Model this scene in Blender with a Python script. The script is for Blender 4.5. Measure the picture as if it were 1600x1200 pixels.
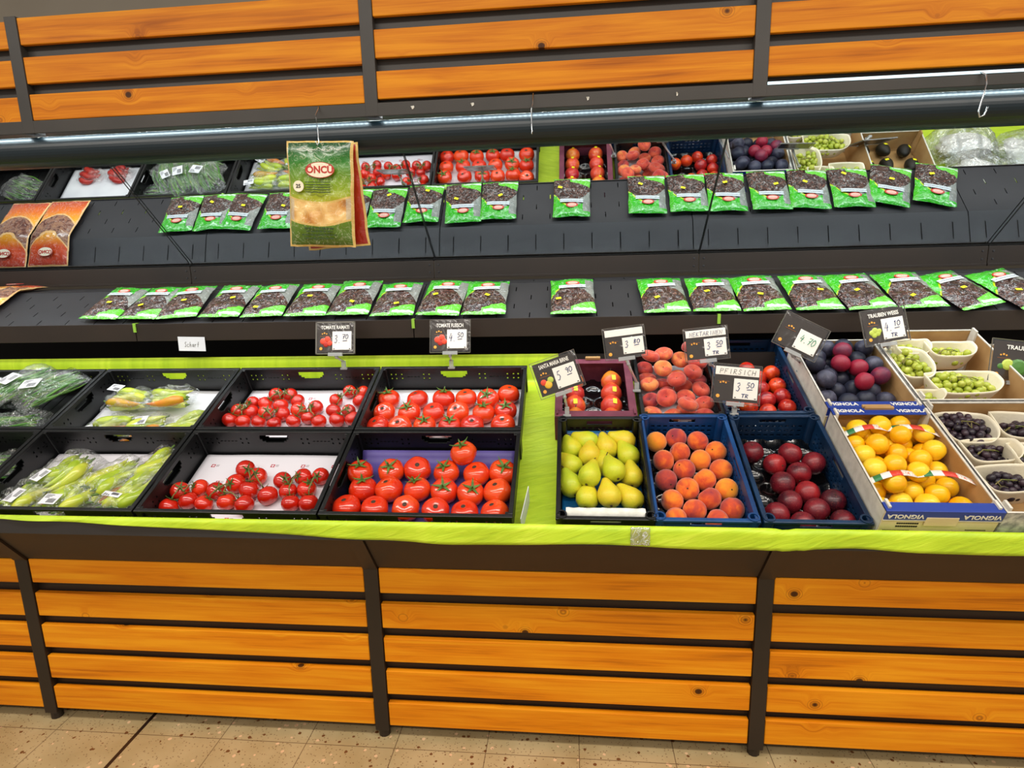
import bpy, math, random
from mathutils import Vector, Matrix, Euler, noise
from math import sin, cos, pi, radians
sc = bpy.context.scene
for _o in list(bpy.data.objects): bpy.data.objects.remove(_o)
C = sc.collection
rnd = random.Random(7)

# ------------------------------------------------------------------ camera
CAM = Vector((0.46168, -1.75223, 1.60691)); YAW, PIT, ROL, FPX = -0.10002, 0.19808, -0.02512, 937.208
_f = Vector((sin(YAW)*cos(PIT), cos(YAW)*cos(PIT), -sin(PIT)))
_r = Vector((cos(YAW), -sin(YAW), 0)); _u = _r.cross(_f)
RR = _r*cos(ROL)+_u*sin(ROL); UU = -_r*sin(ROL)+_u*cos(ROL)
cd = bpy.data.cameras.new('camera'); cam = bpy.data.objects.new('camera', cd); C.objects.link(cam)
cd.sensor_width = 36; cd.lens = FPX/1600*36; cd.clip_start = .02
cam.matrix_world = Matrix(((RR.x, UU.x, -_f.x, CAM.x), (RR.y, UU.y, -_f.y, CAM.y), (RR.z, UU.z, -_f.z, CAM.z), (0, 0, 0, 1)))
sc.camera = cam

# ------------------------------------------------------------------ world, lights, exposure
sc.view_settings.view_transform = 'Standard'; sc.view_settings.look = 'None'
sc.view_settings.gamma = 1; sc.view_settings.use_curve_mapping = False
sc.view_settings.exposure = 0.0
w = bpy.data.worlds.new('world'); sc.world = w; w.use_nodes = True
w.node_tree.nodes['Background'].inputs[0].default_value = (1.0, .93, .86, 1)
w.node_tree.nodes['Background'].inputs[1].default_value = .46
def area(name, loc, size, rot, power, col=(1, 1, 1)):
    l = bpy.data.lights.new(name, 'AREA'); l.shape = 'RECTANGLE'; l.size, l.size_y = size; l.energy = power; l.color = col
    o = bpy.data.objects.new(name, l); C.objects.link(o); o.location = loc; o.rotation_euler = rot; return o
area('ceiling_light', (0.4, -1.0, 3.15), (7, .35), (0, 0, 0), 100, (1, .93, .84))
area('ceiling_light', (0.4, -2.9, 3.15), (7, .35), (radians(-12), 0, 0), 140, (1, .93, .84))
area('canopy_light', (0.3, .46, 2.128), (6.4, .05), (radians(12), 0, 0), 62, (.93, .98, 1))

# ------------------------------------------------------------------ frames of the display
T0 = 0.43795; Y0, Z0 = -0.09142, 0.8688          # crate rim plane
T1 = 0.4891; SY, SZ = .717, 1.3825               # sloped shelf
MY, MZ, MA = 1.172, 1.64, .658                   # mirror foot and lean
XB, WB = -.19509, 1.25                           # bay grid
CY = .36237                                      # canopy front
FL = -.112                                       # crate floor (below the rim plane)
def D(x, s, n=0): return Vector((x, Y0+s*cos(T0)-n*sin(T0), Z0+s*sin(T0)+n*cos(T0)))
def S(x, s, n=0): return Vector((x, SY+s*cos(T1)-n*sin(T1), SZ+s*sin(T1)+n*cos(T1)))
# ------------------------------------------------------------------ node maths helper
def lin(h):
    h = h.lstrip('#'); v = [int(h[i:i+2], 16)/255 for i in (0, 2, 4)]
    return tuple([c/12.92 if c <= .04045 else ((c+.055)/1.055)**2.4 for c in v]+[1.0])
class K:
    def __init__(s, nt, sk): s.nt, s.s = nt, sk
    def m(s, op, b=None, c=None):
        n = s.nt.nodes.new('ShaderNodeMath'); n.operation = op; s.nt.links.new(s.s, n.inputs[0])
        for i, q in ((1, b), (2, c)):
            if q is None: continue
            if isinstance(q, K): s.nt.links.new(q.s, n.inputs[i])
            else: n.inputs[i].default_value = q
        return K(s.nt, n.outputs[0])
    def __add__(s, o): return s.m('ADD', o)
    def __sub__(s, o): return s.m('SUBTRACT', o)
    def __mul__(s, o): return s.m('MULTIPLY', o)
    def __truediv__(s, o): return s.m('DIVIDE', o)
    def gt(s, o): return s.m('GREATER_THAN', o)
    def lt(s, o): return s.m('LESS_THAN', o)
    def mx(s, o): return s.m('MAXIMUM', o)
    def mn(s, o): return s.m('MINIMUM', o)
    def ab(s): return s.m('ABSOLUTE')
    def fr(s): return s.m('FRACT')
    def fl(s): return s.m('FLOOR')
    def sin(s): return s.m('SINE')
    def inv(s): return (s*-1)+1
    def ss(s, a, b):
        n = s.nt.nodes.new('ShaderNodeMapRange'); n.interpolation_type = 'SMOOTHSTEP'
        s.nt.links.new(s.s, n.inputs[0]); n.inputs[1].default_value = a; n.inputs[2].default_value = b; return K(s.nt, n.outputs[0])
class Mat:
    def __init__(s, name, rough=.5, metal=0, spec=.5, coat=0, **kw):
        s.m = bpy.data.materials.new(name); s.m.use_nodes = True; s.nt = s.m.node_tree
        s.b = s.nt.nodes['Principled BSDF']; s.out = s.nt.nodes['Material Output']
        s.b.inputs['Roughness'].default_value = rough; s.b.inputs['Metallic'].default_value = metal
        s.b.inputs['Specular IOR Level'].default_value = spec; s.b.inputs['Coat Weight'].default_value = coat
        s.b.inputs['Coat Roughness'].default_value = .12
        for k, v in kw.items(): s.b.inputs[k.replace('_', ' ')].default_value = v
        s.tc = None
    def N(s, t): return s.nt.nodes.new(t)
    def L(s, a, b): s.nt.links.new(a.s if isinstance(a, K) else a, b)
    def coord(s, kind='Object'):
        if not s.tc: s.tc = s.N('ShaderNodeTexCoord')
        return s.tc.outputs[kind]
    def xyz(s, kind='Object'):
        n = s.N('ShaderNodeSeparateXYZ'); s.L(s.coord(kind), n.inputs[0]); return [K(s.nt, o) for o in n.outputs]
    def comb(s, x, y, z=0.0):
        n = s.N('ShaderNodeCombineXYZ')
        for i, q in enumerate((x, y, z)):
            if isinstance(q, K): s.L(q, n.inputs[i])
            else: n.inputs[i].default_value = q
        return n.outputs[0]
    def rand(s): return K(s.nt, s.N('ShaderNodeObjectInfo').outputs['Random'])
    def vec_rand(s, kind='Object', k=37.0):
        a = s.N('ShaderNodeVectorMath'); a.operation = 'ADD'; s.L(s.coord(kind), a.inputs[0])
        r = s.rand()*k; s.L(s.comb(r, r*1.7, r*.6), a.inputs[1]); return a.outputs[0]
    def noise(s, scale, vec=None, detail=3, rough=.5, dist=0, col=False):
        n = s.N('ShaderNodeTexNoise'); n.inputs['Scale'].default_value = scale; n.inputs['Detail'].default_value = detail
        n.inputs['Roughness'].default_value = rough; n.inputs['Distortion'].default_value = dist
        s.L(vec if vec is not None else s.coord(), n.inputs['Vector']); return K(s.nt, n.outputs['Fac'])
    def voro(s, scale, vec=None, feat='F1', out='Distance', rnd=1.0):
        n = s.N('ShaderNodeTexVoronoi'); n.inputs['Scale'].default_value = scale; n.feature = feat; n.inputs['Randomness'].default_value = rnd
        s.L(vec if vec is not None else s.coord(), n.inputs['Vector']); return K(s.nt, n.outputs[out])
    def ramp(s, fac, stops, const=False):
        n = s.N('ShaderNodeValToRGB'); s.L(fac, n.inputs[0]); e = n.color_ramp.elements
        if const: n.color_ramp.interpolation = 'CONSTANT'
        while len(e) < len(stops): e.new(.5)
        for el, (p, c) in zip(e, stops): el.position = p; el.color = lin(c)
        return n.outputs[0]
    def col(s, c):
        n = s.N('ShaderNodeRGB'); n.outputs[0].default_value = lin(c); return n.outputs[0]
    def mix(s, fac, a, b):
        n = s.N('ShaderNodeMix'); n.data_type = 'RGBA'
        if isinstance(fac, K): s.L(fac, n.inputs[0])
        else: n.inputs[0].default_value = fac
        for i, q in ((6, a), (7, b)):
            if isinstance(q, str): n.inputs[i].default_value = lin(q)
            else: s.L(q, n.inputs[i])
        return n.outputs[2]
    def base(s, c):
        if isinstance(c, str): s.b.inputs['Base Color'].default_value = lin(c)
        else: s.L(c, s.b.inputs['Base Color'])
        return s
    def bump(s, h, st=.3, dist=.005):
        n = s.N('ShaderNodeBump'); n.inputs['Strength'].default_value = st; n.inputs['Distance'].default_value = dist
        s.L(h, n.inputs['Height']); s.L(n.outputs[0], s.b.inputs['Normal']); return s
    def rough(s, k): s.L(k, s.b.inputs['Roughness']); return s
def plain(name, c, rough=.5, **kw): return Mat(name, rough, **kw).base(c).m
def noisy(name, c1, c2, scale=8, rough=.5, bump=0, bs=60, **kw):
    M = Mat(name, rough, **kw); M.base(M.ramp(M.noise(scale), [(.35, c1), (.65, c2)]))
    if bump: M.bump(M.noise(bs), bump, .002)
    return M.m

# ------------------------------------------------------------------ materials
def wood(name, lo, mid, hi):
    M = Mat(name, .5, spec=.22); u, v, _ = M.xyz('UV')
    kv = M.comb(u*5.6, v*6.5); kn = M.voro(1.0, kv)                      # knots: cell centres
    on = M.voro(1.0, kv, 'F1', 'Color').gt(.42); kc = (kn.ss(.04, .095).inv())*on; halo = (kn.ss(.03, .30).inv())*on
    g = M.noise(1.0, M.comb(u*1.6, (v*34)+(halo*1.3)), 4, .6, .6)
    g2 = M.noise(1.0, M.comb(u*3.0, (v*170)+(halo*7)), 3, .6, .3)
    blot = M.noise(1.0, M.comb(u*2.2, v*7), 2)
    f = (g*.62)+(g2*.22)+(blot*.30)
    c = M.ramp(f, [(.36, lo), (.52, mid), (.70, hi)])
    ring = ((kn*150).sin().gt(.35))*(kn.ss(.09, .19).inv())*on
    c = M.mix(ring*.6, c, '8a4a10'); c = M.mix(kc*.94, c, '2c1204')
    M.base(c).bump(g2, .12, .002); return M.m
WOODL = wood('pine_stain_light', 'a45604', 'de8208', 'ee9e18')
WOODU = wood('pine_stain_deep', '8e4604', 'c47008', 'da8c14')
FRAME = noisy('brown_black_metal', '20160d', '281c12', 3, .5, .1, 300)
FRAMEU = noisy('grey_black_metal', '302d29', '3a3632', 3, .5, .1, 300)
DARK = plain('matt_black_board', '1c1510', .7)
SHELF = noisy('anthracite_steel', '28272a', '323134', 2, .42, .06, 400)
BLACKP = noisy('black_crate_plastic', '090a0b', '111214', 14, .38, .1, 120)
BLUEP = noisy('blue_crate_plastic', '0b3568', '124a86', 10, .38, .1, 120)
NAVYP = noisy('navy_crate_plastic', '08233f', '0e3358', 10, .38, .1, 120)
TUBE = plain('dark_teal_enamel', '071a22', .37, spec=.5)
CHROME = plain('bright_wire', 'c9ccce', .2, metal=1)
CABLE = plain('black_cable', '101010', .5)
MIRM = plain('mirror_silver', 'dfe6e8', .015, metal=1)
WHITEP = noisy('white_paper', 'd9dbe2', 'eef0f4', 5, .6, .2, 20)
CREAM = noisy('cream_pulp', 'e6dcc0', 'f4ecd6', 9, .8, .3, 160)
CARDB = noisy('raw_cardboard', 'a8814e', 'c09a66', 9, .85, .2, 200)
CARDW = noisy('white_cardboard', 'c9c4b8', 'ded9cc', 30, .8, .1, 200)
CARDG = noisy('grey_speckled_cardboard', '8f8f92', 'd2d0cc', 60, .8, .1, 200)
CARDY = noisy('cream_cardboard', 'dcc99a', 'eadaae', 9, .8, .1, 200)
VBLUE = plain('printed_blue', '1d3a94', .45)
PURP = noisy('maroon_cardboard', '64283c', '7c3a4c', 14, .7, .1, 200)
INK = plain('black_ink', '141414', .6); BLUEINK = plain('blue_ink', '1c2f6b', .5); GREENINK = plain('green_ink', '1f8a62', .5)
WTEXT = plain('white_print', 'f2efe6', .5); PANEL = plain('white_price_panel', 'efece4', .4)
SIGN = plain('chocolate_sign_print', '2a1f18', .4, coat=.1)
GOLDDOT = plain('orange_print', 'f0a83c', .5); YSTICK = plain('yellow_sticker', 'f0ea20', .45)
REDP = plain('red_print', 'b8281c', .45); STEM = noisy('green_stem', '3a5a1c', '5f7f2c', 60, .6)
BROWNST = plain('brown_stalk', '3d2a18', .7); VINE = noisy('vine_stalk', '5d6a2c', '8b7a48', 40, .6)
RUBBER = plain('black_rubber', '0c0c0c', .6)
WALLM = noisy('taupe_wall', 'a69a88', 'aea290', 1.5, .9)
def film(name, tint='ffffff', base=.12, gl=.35, sc_=45, op=.0):
    M = Mat(name); nt = M.nt; nt.nodes.remove(M.b)
    tr = M.N('ShaderNodeBsdfTransparent'); tr.inputs[0].default_value = lin(tint)
    g = M.N('ShaderNodeBsdfGlossy'); g.inputs['Roughness'].default_value = .14
    di = M.N('ShaderNodeBsdfDiffuse'); di.inputs[0].default_value = lin('e8eef2')
    n = M.noise(sc_, None, 3, .6, 1.2); b = M.N('ShaderNodeBump'); b.inputs['Strength'].default_value = .9; b.inputs['Distance'].default_value = .01
    M.L(n, b.inputs['Height']); M.L(b.outputs[0], g.inputs['Normal'])
    lw = M.N('ShaderNodeLayerWeight'); lw.inputs[0].default_value = .3; f = (K(nt, lw.outputs['Facing'])*gl)+base
    mx = M.N('ShaderNodeMixShader'); M.L(f, mx.inputs[0]); M.L(tr.outputs[0], mx.inputs[1]); M.L(g.outputs[0], mx.inputs[2]); o = mx.outputs[0]
    if op:
        st = ((M.noise(sc_*.8, None, 2, .5, 2.0)-.5).ab().ss(.0, .02).inv())*op  # whitish glints on the creases, painted as diffuse streaks
        m2 = M.N('ShaderNodeMixShader'); M.L(st, m2.inputs[0]); M.L(o, m2.inputs[1]); M.L(di.outputs[0], m2.inputs[2]); o = m2.outputs[0]
    M.L(o, M.out.inputs[0]); return M.m
CLEAR = film('clear_plastic', base=.03, gl=.22, sc_=6)
FILMW = film('dense_crinkled_film', base=.3, gl=.5, sc_=30, op=.8)
FILM = film('crinkled_film', base=.08, gl=.34, sc_=38, op=.42)
def mk_led():
    M = Mat('led_diodes'); x, y, z = M.xyz(); d = ((x/.017).fr()-.5).ab().lt(.28)
    M.b.inputs['Base Color'].default_value = (.8, .8, .8, 1); M.b.inputs['Emission Color'].default_value = (.75, .93, 1, 1)
    M.L((d*26)+2.0, M.b.inputs['Emission Strength']); return M.m
LED = mk_led()
LEDB = plain('lit_batten', 'e8f6ff', .5, Emission_Color=(.55, .85, 1, 1), Emission_Strength=.95)
def mk_floor():
    M = Mat('terrazzo_tiles', .35, spec=.5); x, y, z = M.xyz()
    v1 = M.voro(34, None); c1 = M.voro(34, None, 'F1', 'Color'); v2 = M.voro(95)
    n = M.noise(5); b = M.ramp(n, [(.3, 'a38d62'), (.7, 'bba67c')])
    chip = (v1+(M.noise(60)*.012*34)).lt(.40+.0)
    c = M.mix(chip*(c1.gt(.56)), b, '6e4626'); c = M.mix(chip*(c1.lt(.36)), c, 'dcb58c')
    c = M.mix((v2.lt(.2))*.7, c, '5e3a20')
    gx = (((x+1.08)/.3125).fr()-.5).ab().gt(.4955); gy = (((y+.045)/.3125).fr()-.5).ab().gt(.4955)
    wide = (x+1.0825).ab().lt(.007)
    c = M.mix((gx.mx(gy))*.75, c, '4c3220'); c = M.mix(wide, c, '2a1b12')
    M.base(c); return M.m
FLOOR = mk_floor()
def mk_green():
    M = Mat('lime_crepe_paper', .42, spec=.4); x, y, z = M.xyz('UV')
    a = M.noise(1.0, M.comb((x*9)+(y*5), (y*55)-(x*18)), 3, .55, .7); b = M.noise(4.0, M.comb(x, y), 2)
    M.base(M.ramp((a*.5)+(b*.5), [(.3, 'a2c426'), (.55, 'c0dc30'), (.75, 'd8ec48')]))
    M.bump(a, .30, .010); return M.m
GREEN = mk_green()
def fruit(name, stops, scale, rough, spec=.5, coat=0, sp=None, top=None, fuzz=False, bs=0):
    M = Mat(name, rough, spec=spec, coat=coat); v = M.vec_rand(); n = M.noise(scale, v, 3, .55, .4)
    f = (n*.8)+(M.rand()*.36-.08); c = M.ramp(f, stops)
    if sp: c = M.mix(M.voro(sp[0], v).lt(sp[1]), c, sp[2])
    if top:
        x, y, z = M.xyz(); c = M.mix((z+(n*.012)).ss(top[0], top[1])*top[3], c, top[2])
    M.base(c)
    if fuzz: M.b.inputs['Sheen Weight'].default_value = .35; M.b.inputs['Sheen Roughness'].default_value = .5
    if bs: M.bump(M.noise(bs, v), .1, .002)
    M.b.inputs['Subsurface Weight'].default_value = .06; M.b.inputs['Subsurface Scale'].default_value = .01
    return M.m
TOM = fruit('tomato_skin', [(.25, 'c62410'), (.5, 'dd3413'), (.8, 'ee551c')], 16, .16, .6, .5)
TOMV = fruit('vine_tomato_skin', [(.25, 'b81808'), (.5, 'd42410'), (.8, 'e63c16')], 16, .14, .6, .6)
PEACH = fruit('peach_skin', [(.25, 'f09a22'), (.42, 'ee7a24'), (.55, 'd24e26'), (.75, '94303a')], 22, .7, .25, 0, fuzz=True)
FLATP = fruit('flat_peach_skin', [(.22, 'e8944a'), (.4, 'd45a3a'), (.6, 'b8382c'), (.8, '7c2430')], 30, .65, .25, 0, fuzz=True)
NECT = fruit('nectarine_skin', [(.25, 'f07a14'), (.42, 'e04418'), (.6, 'b01e1a'), (.8, '701420')], 20, .25, .5, .3)
DNECT = fruit('dark_nectarine_skin', [(.22, 'a81c20'), (.45, '7a1422'), (.7, '3c0c1a')], 22, .38, .5, .1, sp=(260, .16, 'c05a4a'))
PEARM = fruit('pear_skin', [(.2, 'a6be24'), (.42, 'c8ce2c'), (.6, 'dccc30'), (.85, 'e4b82c')], 12, .42, .4, .1, sp=(210, .13, '7f7a20'))
REDPEAR = fruit('red_pear_skin', [(.25, 'ea8a28'), (.45, 'dd4a2c'), (.8, 'b8202e')], 18, .32, .5, .2, sp=(220, .12, 'f0b070'))
PLUMD = fruit('dark_plum_skin', [(.25, '1c2030'), (.5, '2a2c3e'), (.7, '4a4a5c'), (.85, '6a6a7c')], 40, .45, .4, 0)
PLUMR = fruit('red_plum_skin', [(.25, '9a1830'), (.5, '8a1c34'), (.75, '5a2440')], 24, .4, .4, 0, sp=(200, .1, 'b06070'))
YEL = fruit('yellow_plum_skin', [(.25, 'f4ac0a'), (.5, 'fdc818'), (.8, 'fad83c')], 20, .3, .4, .2, sp=(240, .10, 'd08a18'))
GRAPEW = fruit('white_grape_skin', [(.25, '8c9c22'), (.5, 'a9b438'), (.8, 'c2c45c')], 60, .3, .5, .2)
GRAPED = fruit('dark_grape_skin', [(.25, '1a1420'), (.5, '2c1f2c'), (.8, '46303a')], 60, .4, .5, .1)
AVO = fruit('avocado_skin', [(.3, '14120c'), (.6, '221d12')], 60, .55, .4, 0, bs=220)
PEPG = fruit('pepper_skin', [(.2, '93b022'), (.5, 'b2c634'), (.8, 'd0d24a')], 20, .25, .5, .4)
PEPO = fruit('orange_pepper_skin', [(.2, 'b0a022'), (.5, 'd69020'), (.8, 'd86f1a')], 20, .25, .5, .4)
BEANM = fruit('green_bean_skin', [(.2, '2f6420'), (.5, '4c8a2a'), (.8, '86a83c')], 30, .4, .4, .2)
LEAFM = fruit('dark_leaf', [(.2, '1f4a20'), (.5, '37702a'), (.8, '7c9a3c')], 30, .5, .4, .1)
CHILI = fruit('chili_skin', [(.2, '8c1818'), (.6, 'b82a22'), (.9, 'c8503c')], 30, .3, .4, .3)
def mk_paperprint():
    M = Mat('printed_white_paper', .6); x, y, z = M.xyz(); X = x/.115; Yy = (y/.085)
    row = Yy.fl(); sh = (row*.5).fr(); u = ((X+sh).fr()-.5)*.115; v = (Yy.fr()-.5)*.085
    sq = (u.ab().lt(.0075))*(v.ab().lt(.0075)); pl = ((u.ab().lt(.0018))*(v.ab().lt(.005))).mx((u.ab().lt(.005))*(v.ab().lt(.0018)))
    tx = (((u-.0165).ab().lt(.006))*(v.ab().lt(.006)))*(((v/.004).fr()).lt(.5))
    c = M.mix(sq, 'e4e2ea', 'b03040'); c = M.mix(pl, c, 'efe9ee'); c = M.mix(tx, c, '9a8a90')
    M.base(c); M.bump(M.noise(12), .3, .006); return M.m
PRINTP = mk_paperprint()
LILAC = noisy('violet_tray_card', '4c3f86', '5d519c', 6, .5, .1, 60)
TEALF = noisy('teal_liner_film', '0a4a78', '13669c', 20, .3, .5, 60)
CUPS = plain('black_tray_plastic', '07080a', .16, spec=.7, coat=.4)
TISSUE = noisy('white_tissue', 'd8d8d0', 'f0efe8', 30, .8, .6, 80)
def mk_pouch(name, kind):
    M = Mat(name, .24, spec=.5, coat=.55); u, v, _ = M.xyz('UV'); o = M.vec_rand('Object')
    cr = M.noise(26, o, 3, .55, 1.6); st = (cr-.5).ab().ss(.0, .016).inv()  # cr: wrinkle height; st: gloss on the wrinkles, painted into the colour as pale streaks
    if kind == 'date':
        da = M.noise(34, o, 4, .6, 2.2); dd = M.ramp(da, [(.3, '140b0a'), (.48, '2f1a15'), (.6, '55332a'), (.75, '8a6a58')])
        arch = ((u-.52)*(u-.52)*1.3)+v; edge = (u-.52).ab()
        gtop = arch.gt(.80); lside = (u.lt(.10))*(v.gt(.5)); yel = (arch.gt(.76))*(u.lt(.4))
        c = M.mix(.0, dd, dd); clear = (arch.gt(.66))*(u.gt(.62)); c = M.mix(clear*.7, c, '8e958f')
        c = M.mix(yel, c, 'a8c410'); c = M.mix((gtop)*((u.gt(.80)*(v.lt(.9))).inv()), c, '26a606'); c = M.mix(lside, c, '3aa80c')
        bot = (v+(u*-.16)).lt(.02); low = (((u*.25)+.02)-v).gt(0); c = M.mix(low*(u.gt(.45)), c, '5cb82c')
        c = M.mix((v.lt(.09))*(u.gt(.5)), c, 'c9d3cf'); c = M.mix((v.lt(.045)), c, '54b424')
        c = M.mix(st*.5, c, 'd6dcdc')
    elif kind == 'orange':
        v = v.inv()
        da = M.noise(26, o, 3, .6, 1.5); dd = M.ramp(da, [(.35, '54261c'), (.55, '8a5a44'), (.7, 'b08868')])
        tp = M.ramp(v, [(.62, 'e8a018'), (.80, 'd8671a'), (.95, 'b8401a')]); bt = M.ramp(v, [(.03, 'b8331a'), (.25, 'cc4a1a'), (.42, 'e0a020')])
        a = ((u-.5)*(u-.5)*.7); c = M.mix((v+a).gt(.72), dd, tp); c = M.mix((v+(a*1.2)).lt(.42), c, bt)
        bd = ((v+a-.72).ab().lt(.012)).mx((v+(a*1.2)-.42).ab().lt(.012)).mx((u-.5).ab().gt(.475)).mx((v-.5).ab().gt(.482))
        c = M.mix(bd, c, 'e0b070'); c = M.mix(st*.4, c, 'e6dcd0')
    elif kind == 'gold':
        da = M.voro(16, o, 'F1', 'Distance'); dd = M.ramp(da+(M.noise(40, o)*.3), [(.2, '6e3a14'), (.45, 'c88a3c'), (.8, 'e8c078')])
        bg = M.ramp(v, [(.0, '3a5410'), (.22, '5c7c12'), (.42, 'a8a814'), (.55, '86a012'), (.80, '2f7a20'), (.96, '0f4a20')])
        a = ((u-.5)*(u-.5)*.28); win = ((v-a).gt(.20))*((v-a).lt(.415)); c = M.mix(win, bg, dd)
        cl = win*(((u-.5).ab()).gt(.40)); c = M.mix(cl*.6, c, 'b8b4a0')
        bd = ((v-a-.20).ab().lt(.009)).mx((v-a-.415).ab().lt(.009)).mx((u-.5).ab().gt(.465)).mx((v-.5).ab().gt(.482))
        c = M.mix(bd, c, 'd6b464'); c = M.mix(st*.35, c, 'f0ecc8')
    else:
        c = M.ramp(v, [(.0, '9c2414'), (.6, 'b8381c'), (1, 'a02818')]); bd = ((u-.5).ab().gt(.465)).mx((v-.5).ab().gt(.482))
        c = M.mix(bd, c, 'd6b464')
    M.base(c); M.bump(cr, .5, .006); return M.m
PDATE, PORAN, PGOLD, PRED = [mk_pouch('printed_pouch_'+k, k) for k in ('date', 'orange', 'gold', 'red')]
STRIP = (lambda M: (M.base(M.mix(((M.xyz('UV')[1]-.5).ab().lt(.22))*(M.noise(1, M.comb(M.xyz('UV')[0]*60, M.xyz('UV')[1]*6)).gt(.5)), 'c8d0d4', '60686e')), M.m)[1])(Mat('grey_name_strip', .3))
BANDM = (lambda M: (lambda u, v: (M.base(M.mix((v-.5).ab().lt(.26)*(u.gt(.5))*(M.noise(1, M.comb(u*30, v*3)).gt(.55)), M.ramp(u, [(.0, 'f2efe8'), (.1, '2f7a48'), (.24, 'f0ede6'), (.42, 'd83a28'), (.66, 'f0e8e0')], True), 'e06050')), M.m)[1])(*M.xyz('UV')[:2]))(Mat('punnet_band', .4))

# ------------------------------------------------------------------ mesh builder
class MB:
    def __init__(s): s.v = []; s.f = []; s.m = []; s.uv = []
    def face(s, idx, m=0, uv=None): s.f.append(tuple(idx)); s.m.append(m); s.uv.append(uv)
    def quad(s, a, b, c, d, m=0, uv=((0, 0), (1, 0), (1, 1), (0, 1))):
        n = len(s.v); s.v += [Vector(a), Vector(b), Vector(c), Vector(d)]; s.face((n, n+1, n+2, n+3), m, uv); return s
    def box(s, x0, x1, y0, y1, z0, z1, m=0, M=None, uvo=None):
        n = len(s.v); P = [Vector((x, y, z)) for z in (z0, z1) for y in (y0, y1) for x in (x0, x1)]
        if M: P = [M@p for p in P]
        s.v += P
        for q in ((0, 2, 3, 1), (4, 5, 7, 6), (0, 1, 5, 4), (2, 6, 7, 3), (0, 4, 6, 2), (1, 3, 7, 5)):
            uv = None
            if uvo is not None:
                cs = [((x0, x1)[k & 1], (z0, z1)[k >> 2]+(y0, y1)[(k >> 1) & 1]) for k in q]; uv = [(a+uvo[0], b+uvo[1]) for a, b in cs]
            s.face([n+k for k in q], m, uv)
        return s
    def grid(s, fn, nu, nv, m=0, cu=False, cv=False, flip=False):
        n = len(s.v); U = nu if cu else nu+1; W = nv if cv else nv+1
        for j in range(W):
            for i in range(U): s.v.append(Vector(fn(i/nu, j/nv)))
        for j in range(nv):
            for i in range(nu):
                a = n+j*U+i; b = n+j*U+(i+1) % U; c = n+((j+1) % W)*U+(i+1) % U; d = n+((j+1) % W)*U+i
                uv = [(i/nu, j/nv), ((i+1)/nu, j/nv), ((i+1)/nu, (j+1)/nv), (i/nu, (j+1)/nv)]
                s.face((d, c, b, a) if flip else (a, b, c, d), m, uv[::-1] if flip else uv)
        return s
    def lathe(s, prof, n=20, m=0, mod=None, M=None):
        k = len(s.v); L = len(prof)
        for j, (r, z) in enumerate(prof):
            for i in range(n):
                a = 2*pi*i/n; p = Vector((r*cos(a), r*sin(a), z))
                if mod: p = mod(p, a, j/(L-1))
                s.v.append(M@p if M else p)
        for j in range(L-1):
            for i in range(n):
                a, b = k+j*n+i, k+j*n+(i+1) % n; s.face((a, b, b+n, a+n), m)
        if prof[0][0] > 1e-5: s.face([k+i for i in range(n)][::-1], m)
        if prof[-1][0] > 1e-5: s.face([k+(L-1)*n+i for i in range(n)], m)
        return s
    def tube(s, pts, r, n=8, m=0):
        pts = [Vector(p) for p in pts]; L = len(pts); k = len(s.v); rr = r if isinstance(r, (list, tuple)) else [r]*L
        up = Vector((0, 0, 1))
        for j, p in enumerate(pts):
            t = (pts[min(j+1, L-1)]-pts[max(j-1, 0)]).normalized()
            if abs(t.dot(up)) > .95: up = Vector((0, 1, 0)) if abs(t.y) < .9 else Vector((1, 0, 0))
            a = t.cross(up).normalized(); b = t.cross(a); up = -b if False else up
            for i in range(n): s.v.append(p+(a*cos(2*pi*i/n)+b*sin(2*pi*i/n))*rr[j])
        for j in range(L-1):
            for i in range(n):
                a, b = k+j*n+i, k+j*n+(i+1) % n; s.face((a, a+n, b+n, b), m)
        s.face([k+i for i in range(n)], m); s.face([k+(L-1)*n+i for i in range(n)][::-1], m); return s
    def build(s, name, mats, parent=None, loc=None, rot=None, smooth=False, bevel=0, solid=0):
        me = bpy.data.meshes.new(name); me.from_pydata([tuple(p) for p in s.v], [], s.f)
        mats = mats if isinstance(mats, (list, tuple)) else [mats]
        for q in mats: me.materials.append(q)
        ul = me.uv_layers.new(name='UVMap'); li = 0
        for fi, f in enumerate(s.f):
            uv = s.uv[fi]
            for j in range(len(f)):
                if uv: ul.data[li].uv = uv[j]
                li += 1
        me.polygons.foreach_set('material_index', s.m)
        if smooth: me.polygons.foreach_set('use_smooth', [True]*len(s.f))
        me.update(); o = bpy.data.objects.new(name, me); C.objects.link(o)
        if parent: o.parent = parent
        if loc is not None: o.location = loc
        if rot is not None: o.rotation_euler = rot
        if solid:
            d = o.modifiers.new('thickness', 'SOLIDIFY'); d.thickness = solid; d.offset = 0
        if bevel:
            d = o.modifiers.new('bevel', 'BEVEL'); d.width = bevel; d.segments = 2; d.limit_method = 'ANGLE'
        return o
def tag(o, label=None, cat=None, group=None, kind=None):
    for k, v in (('label', label), ('category', cat), ('group', group), ('kind', kind)):
        if v: o[k] = v
    return o
def empty(name, loc=(0, 0, 0), rot=(0, 0, 0)):
    o = bpy.data.objects.new(name, None); C.objects.link(o); o.location = loc; o.rotation_euler = rot; o.empty_display_size = .05; return o
def copy_tree(o, parent=None):
    c = o.copy(); C.objects.link(c); c.parent = parent
    for k in ('label', 'group'):
        if parent is None and k in c: del c[k]
    for ch in list(o.children): copy_tree(ch, c)
    return c
def struct(o): o['kind'] = 'structure'; return o
USED = set()
def take(proto):
    if proto.name not in USED: USED.add(proto.name); return proto
    return copy_tree(proto)
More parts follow.
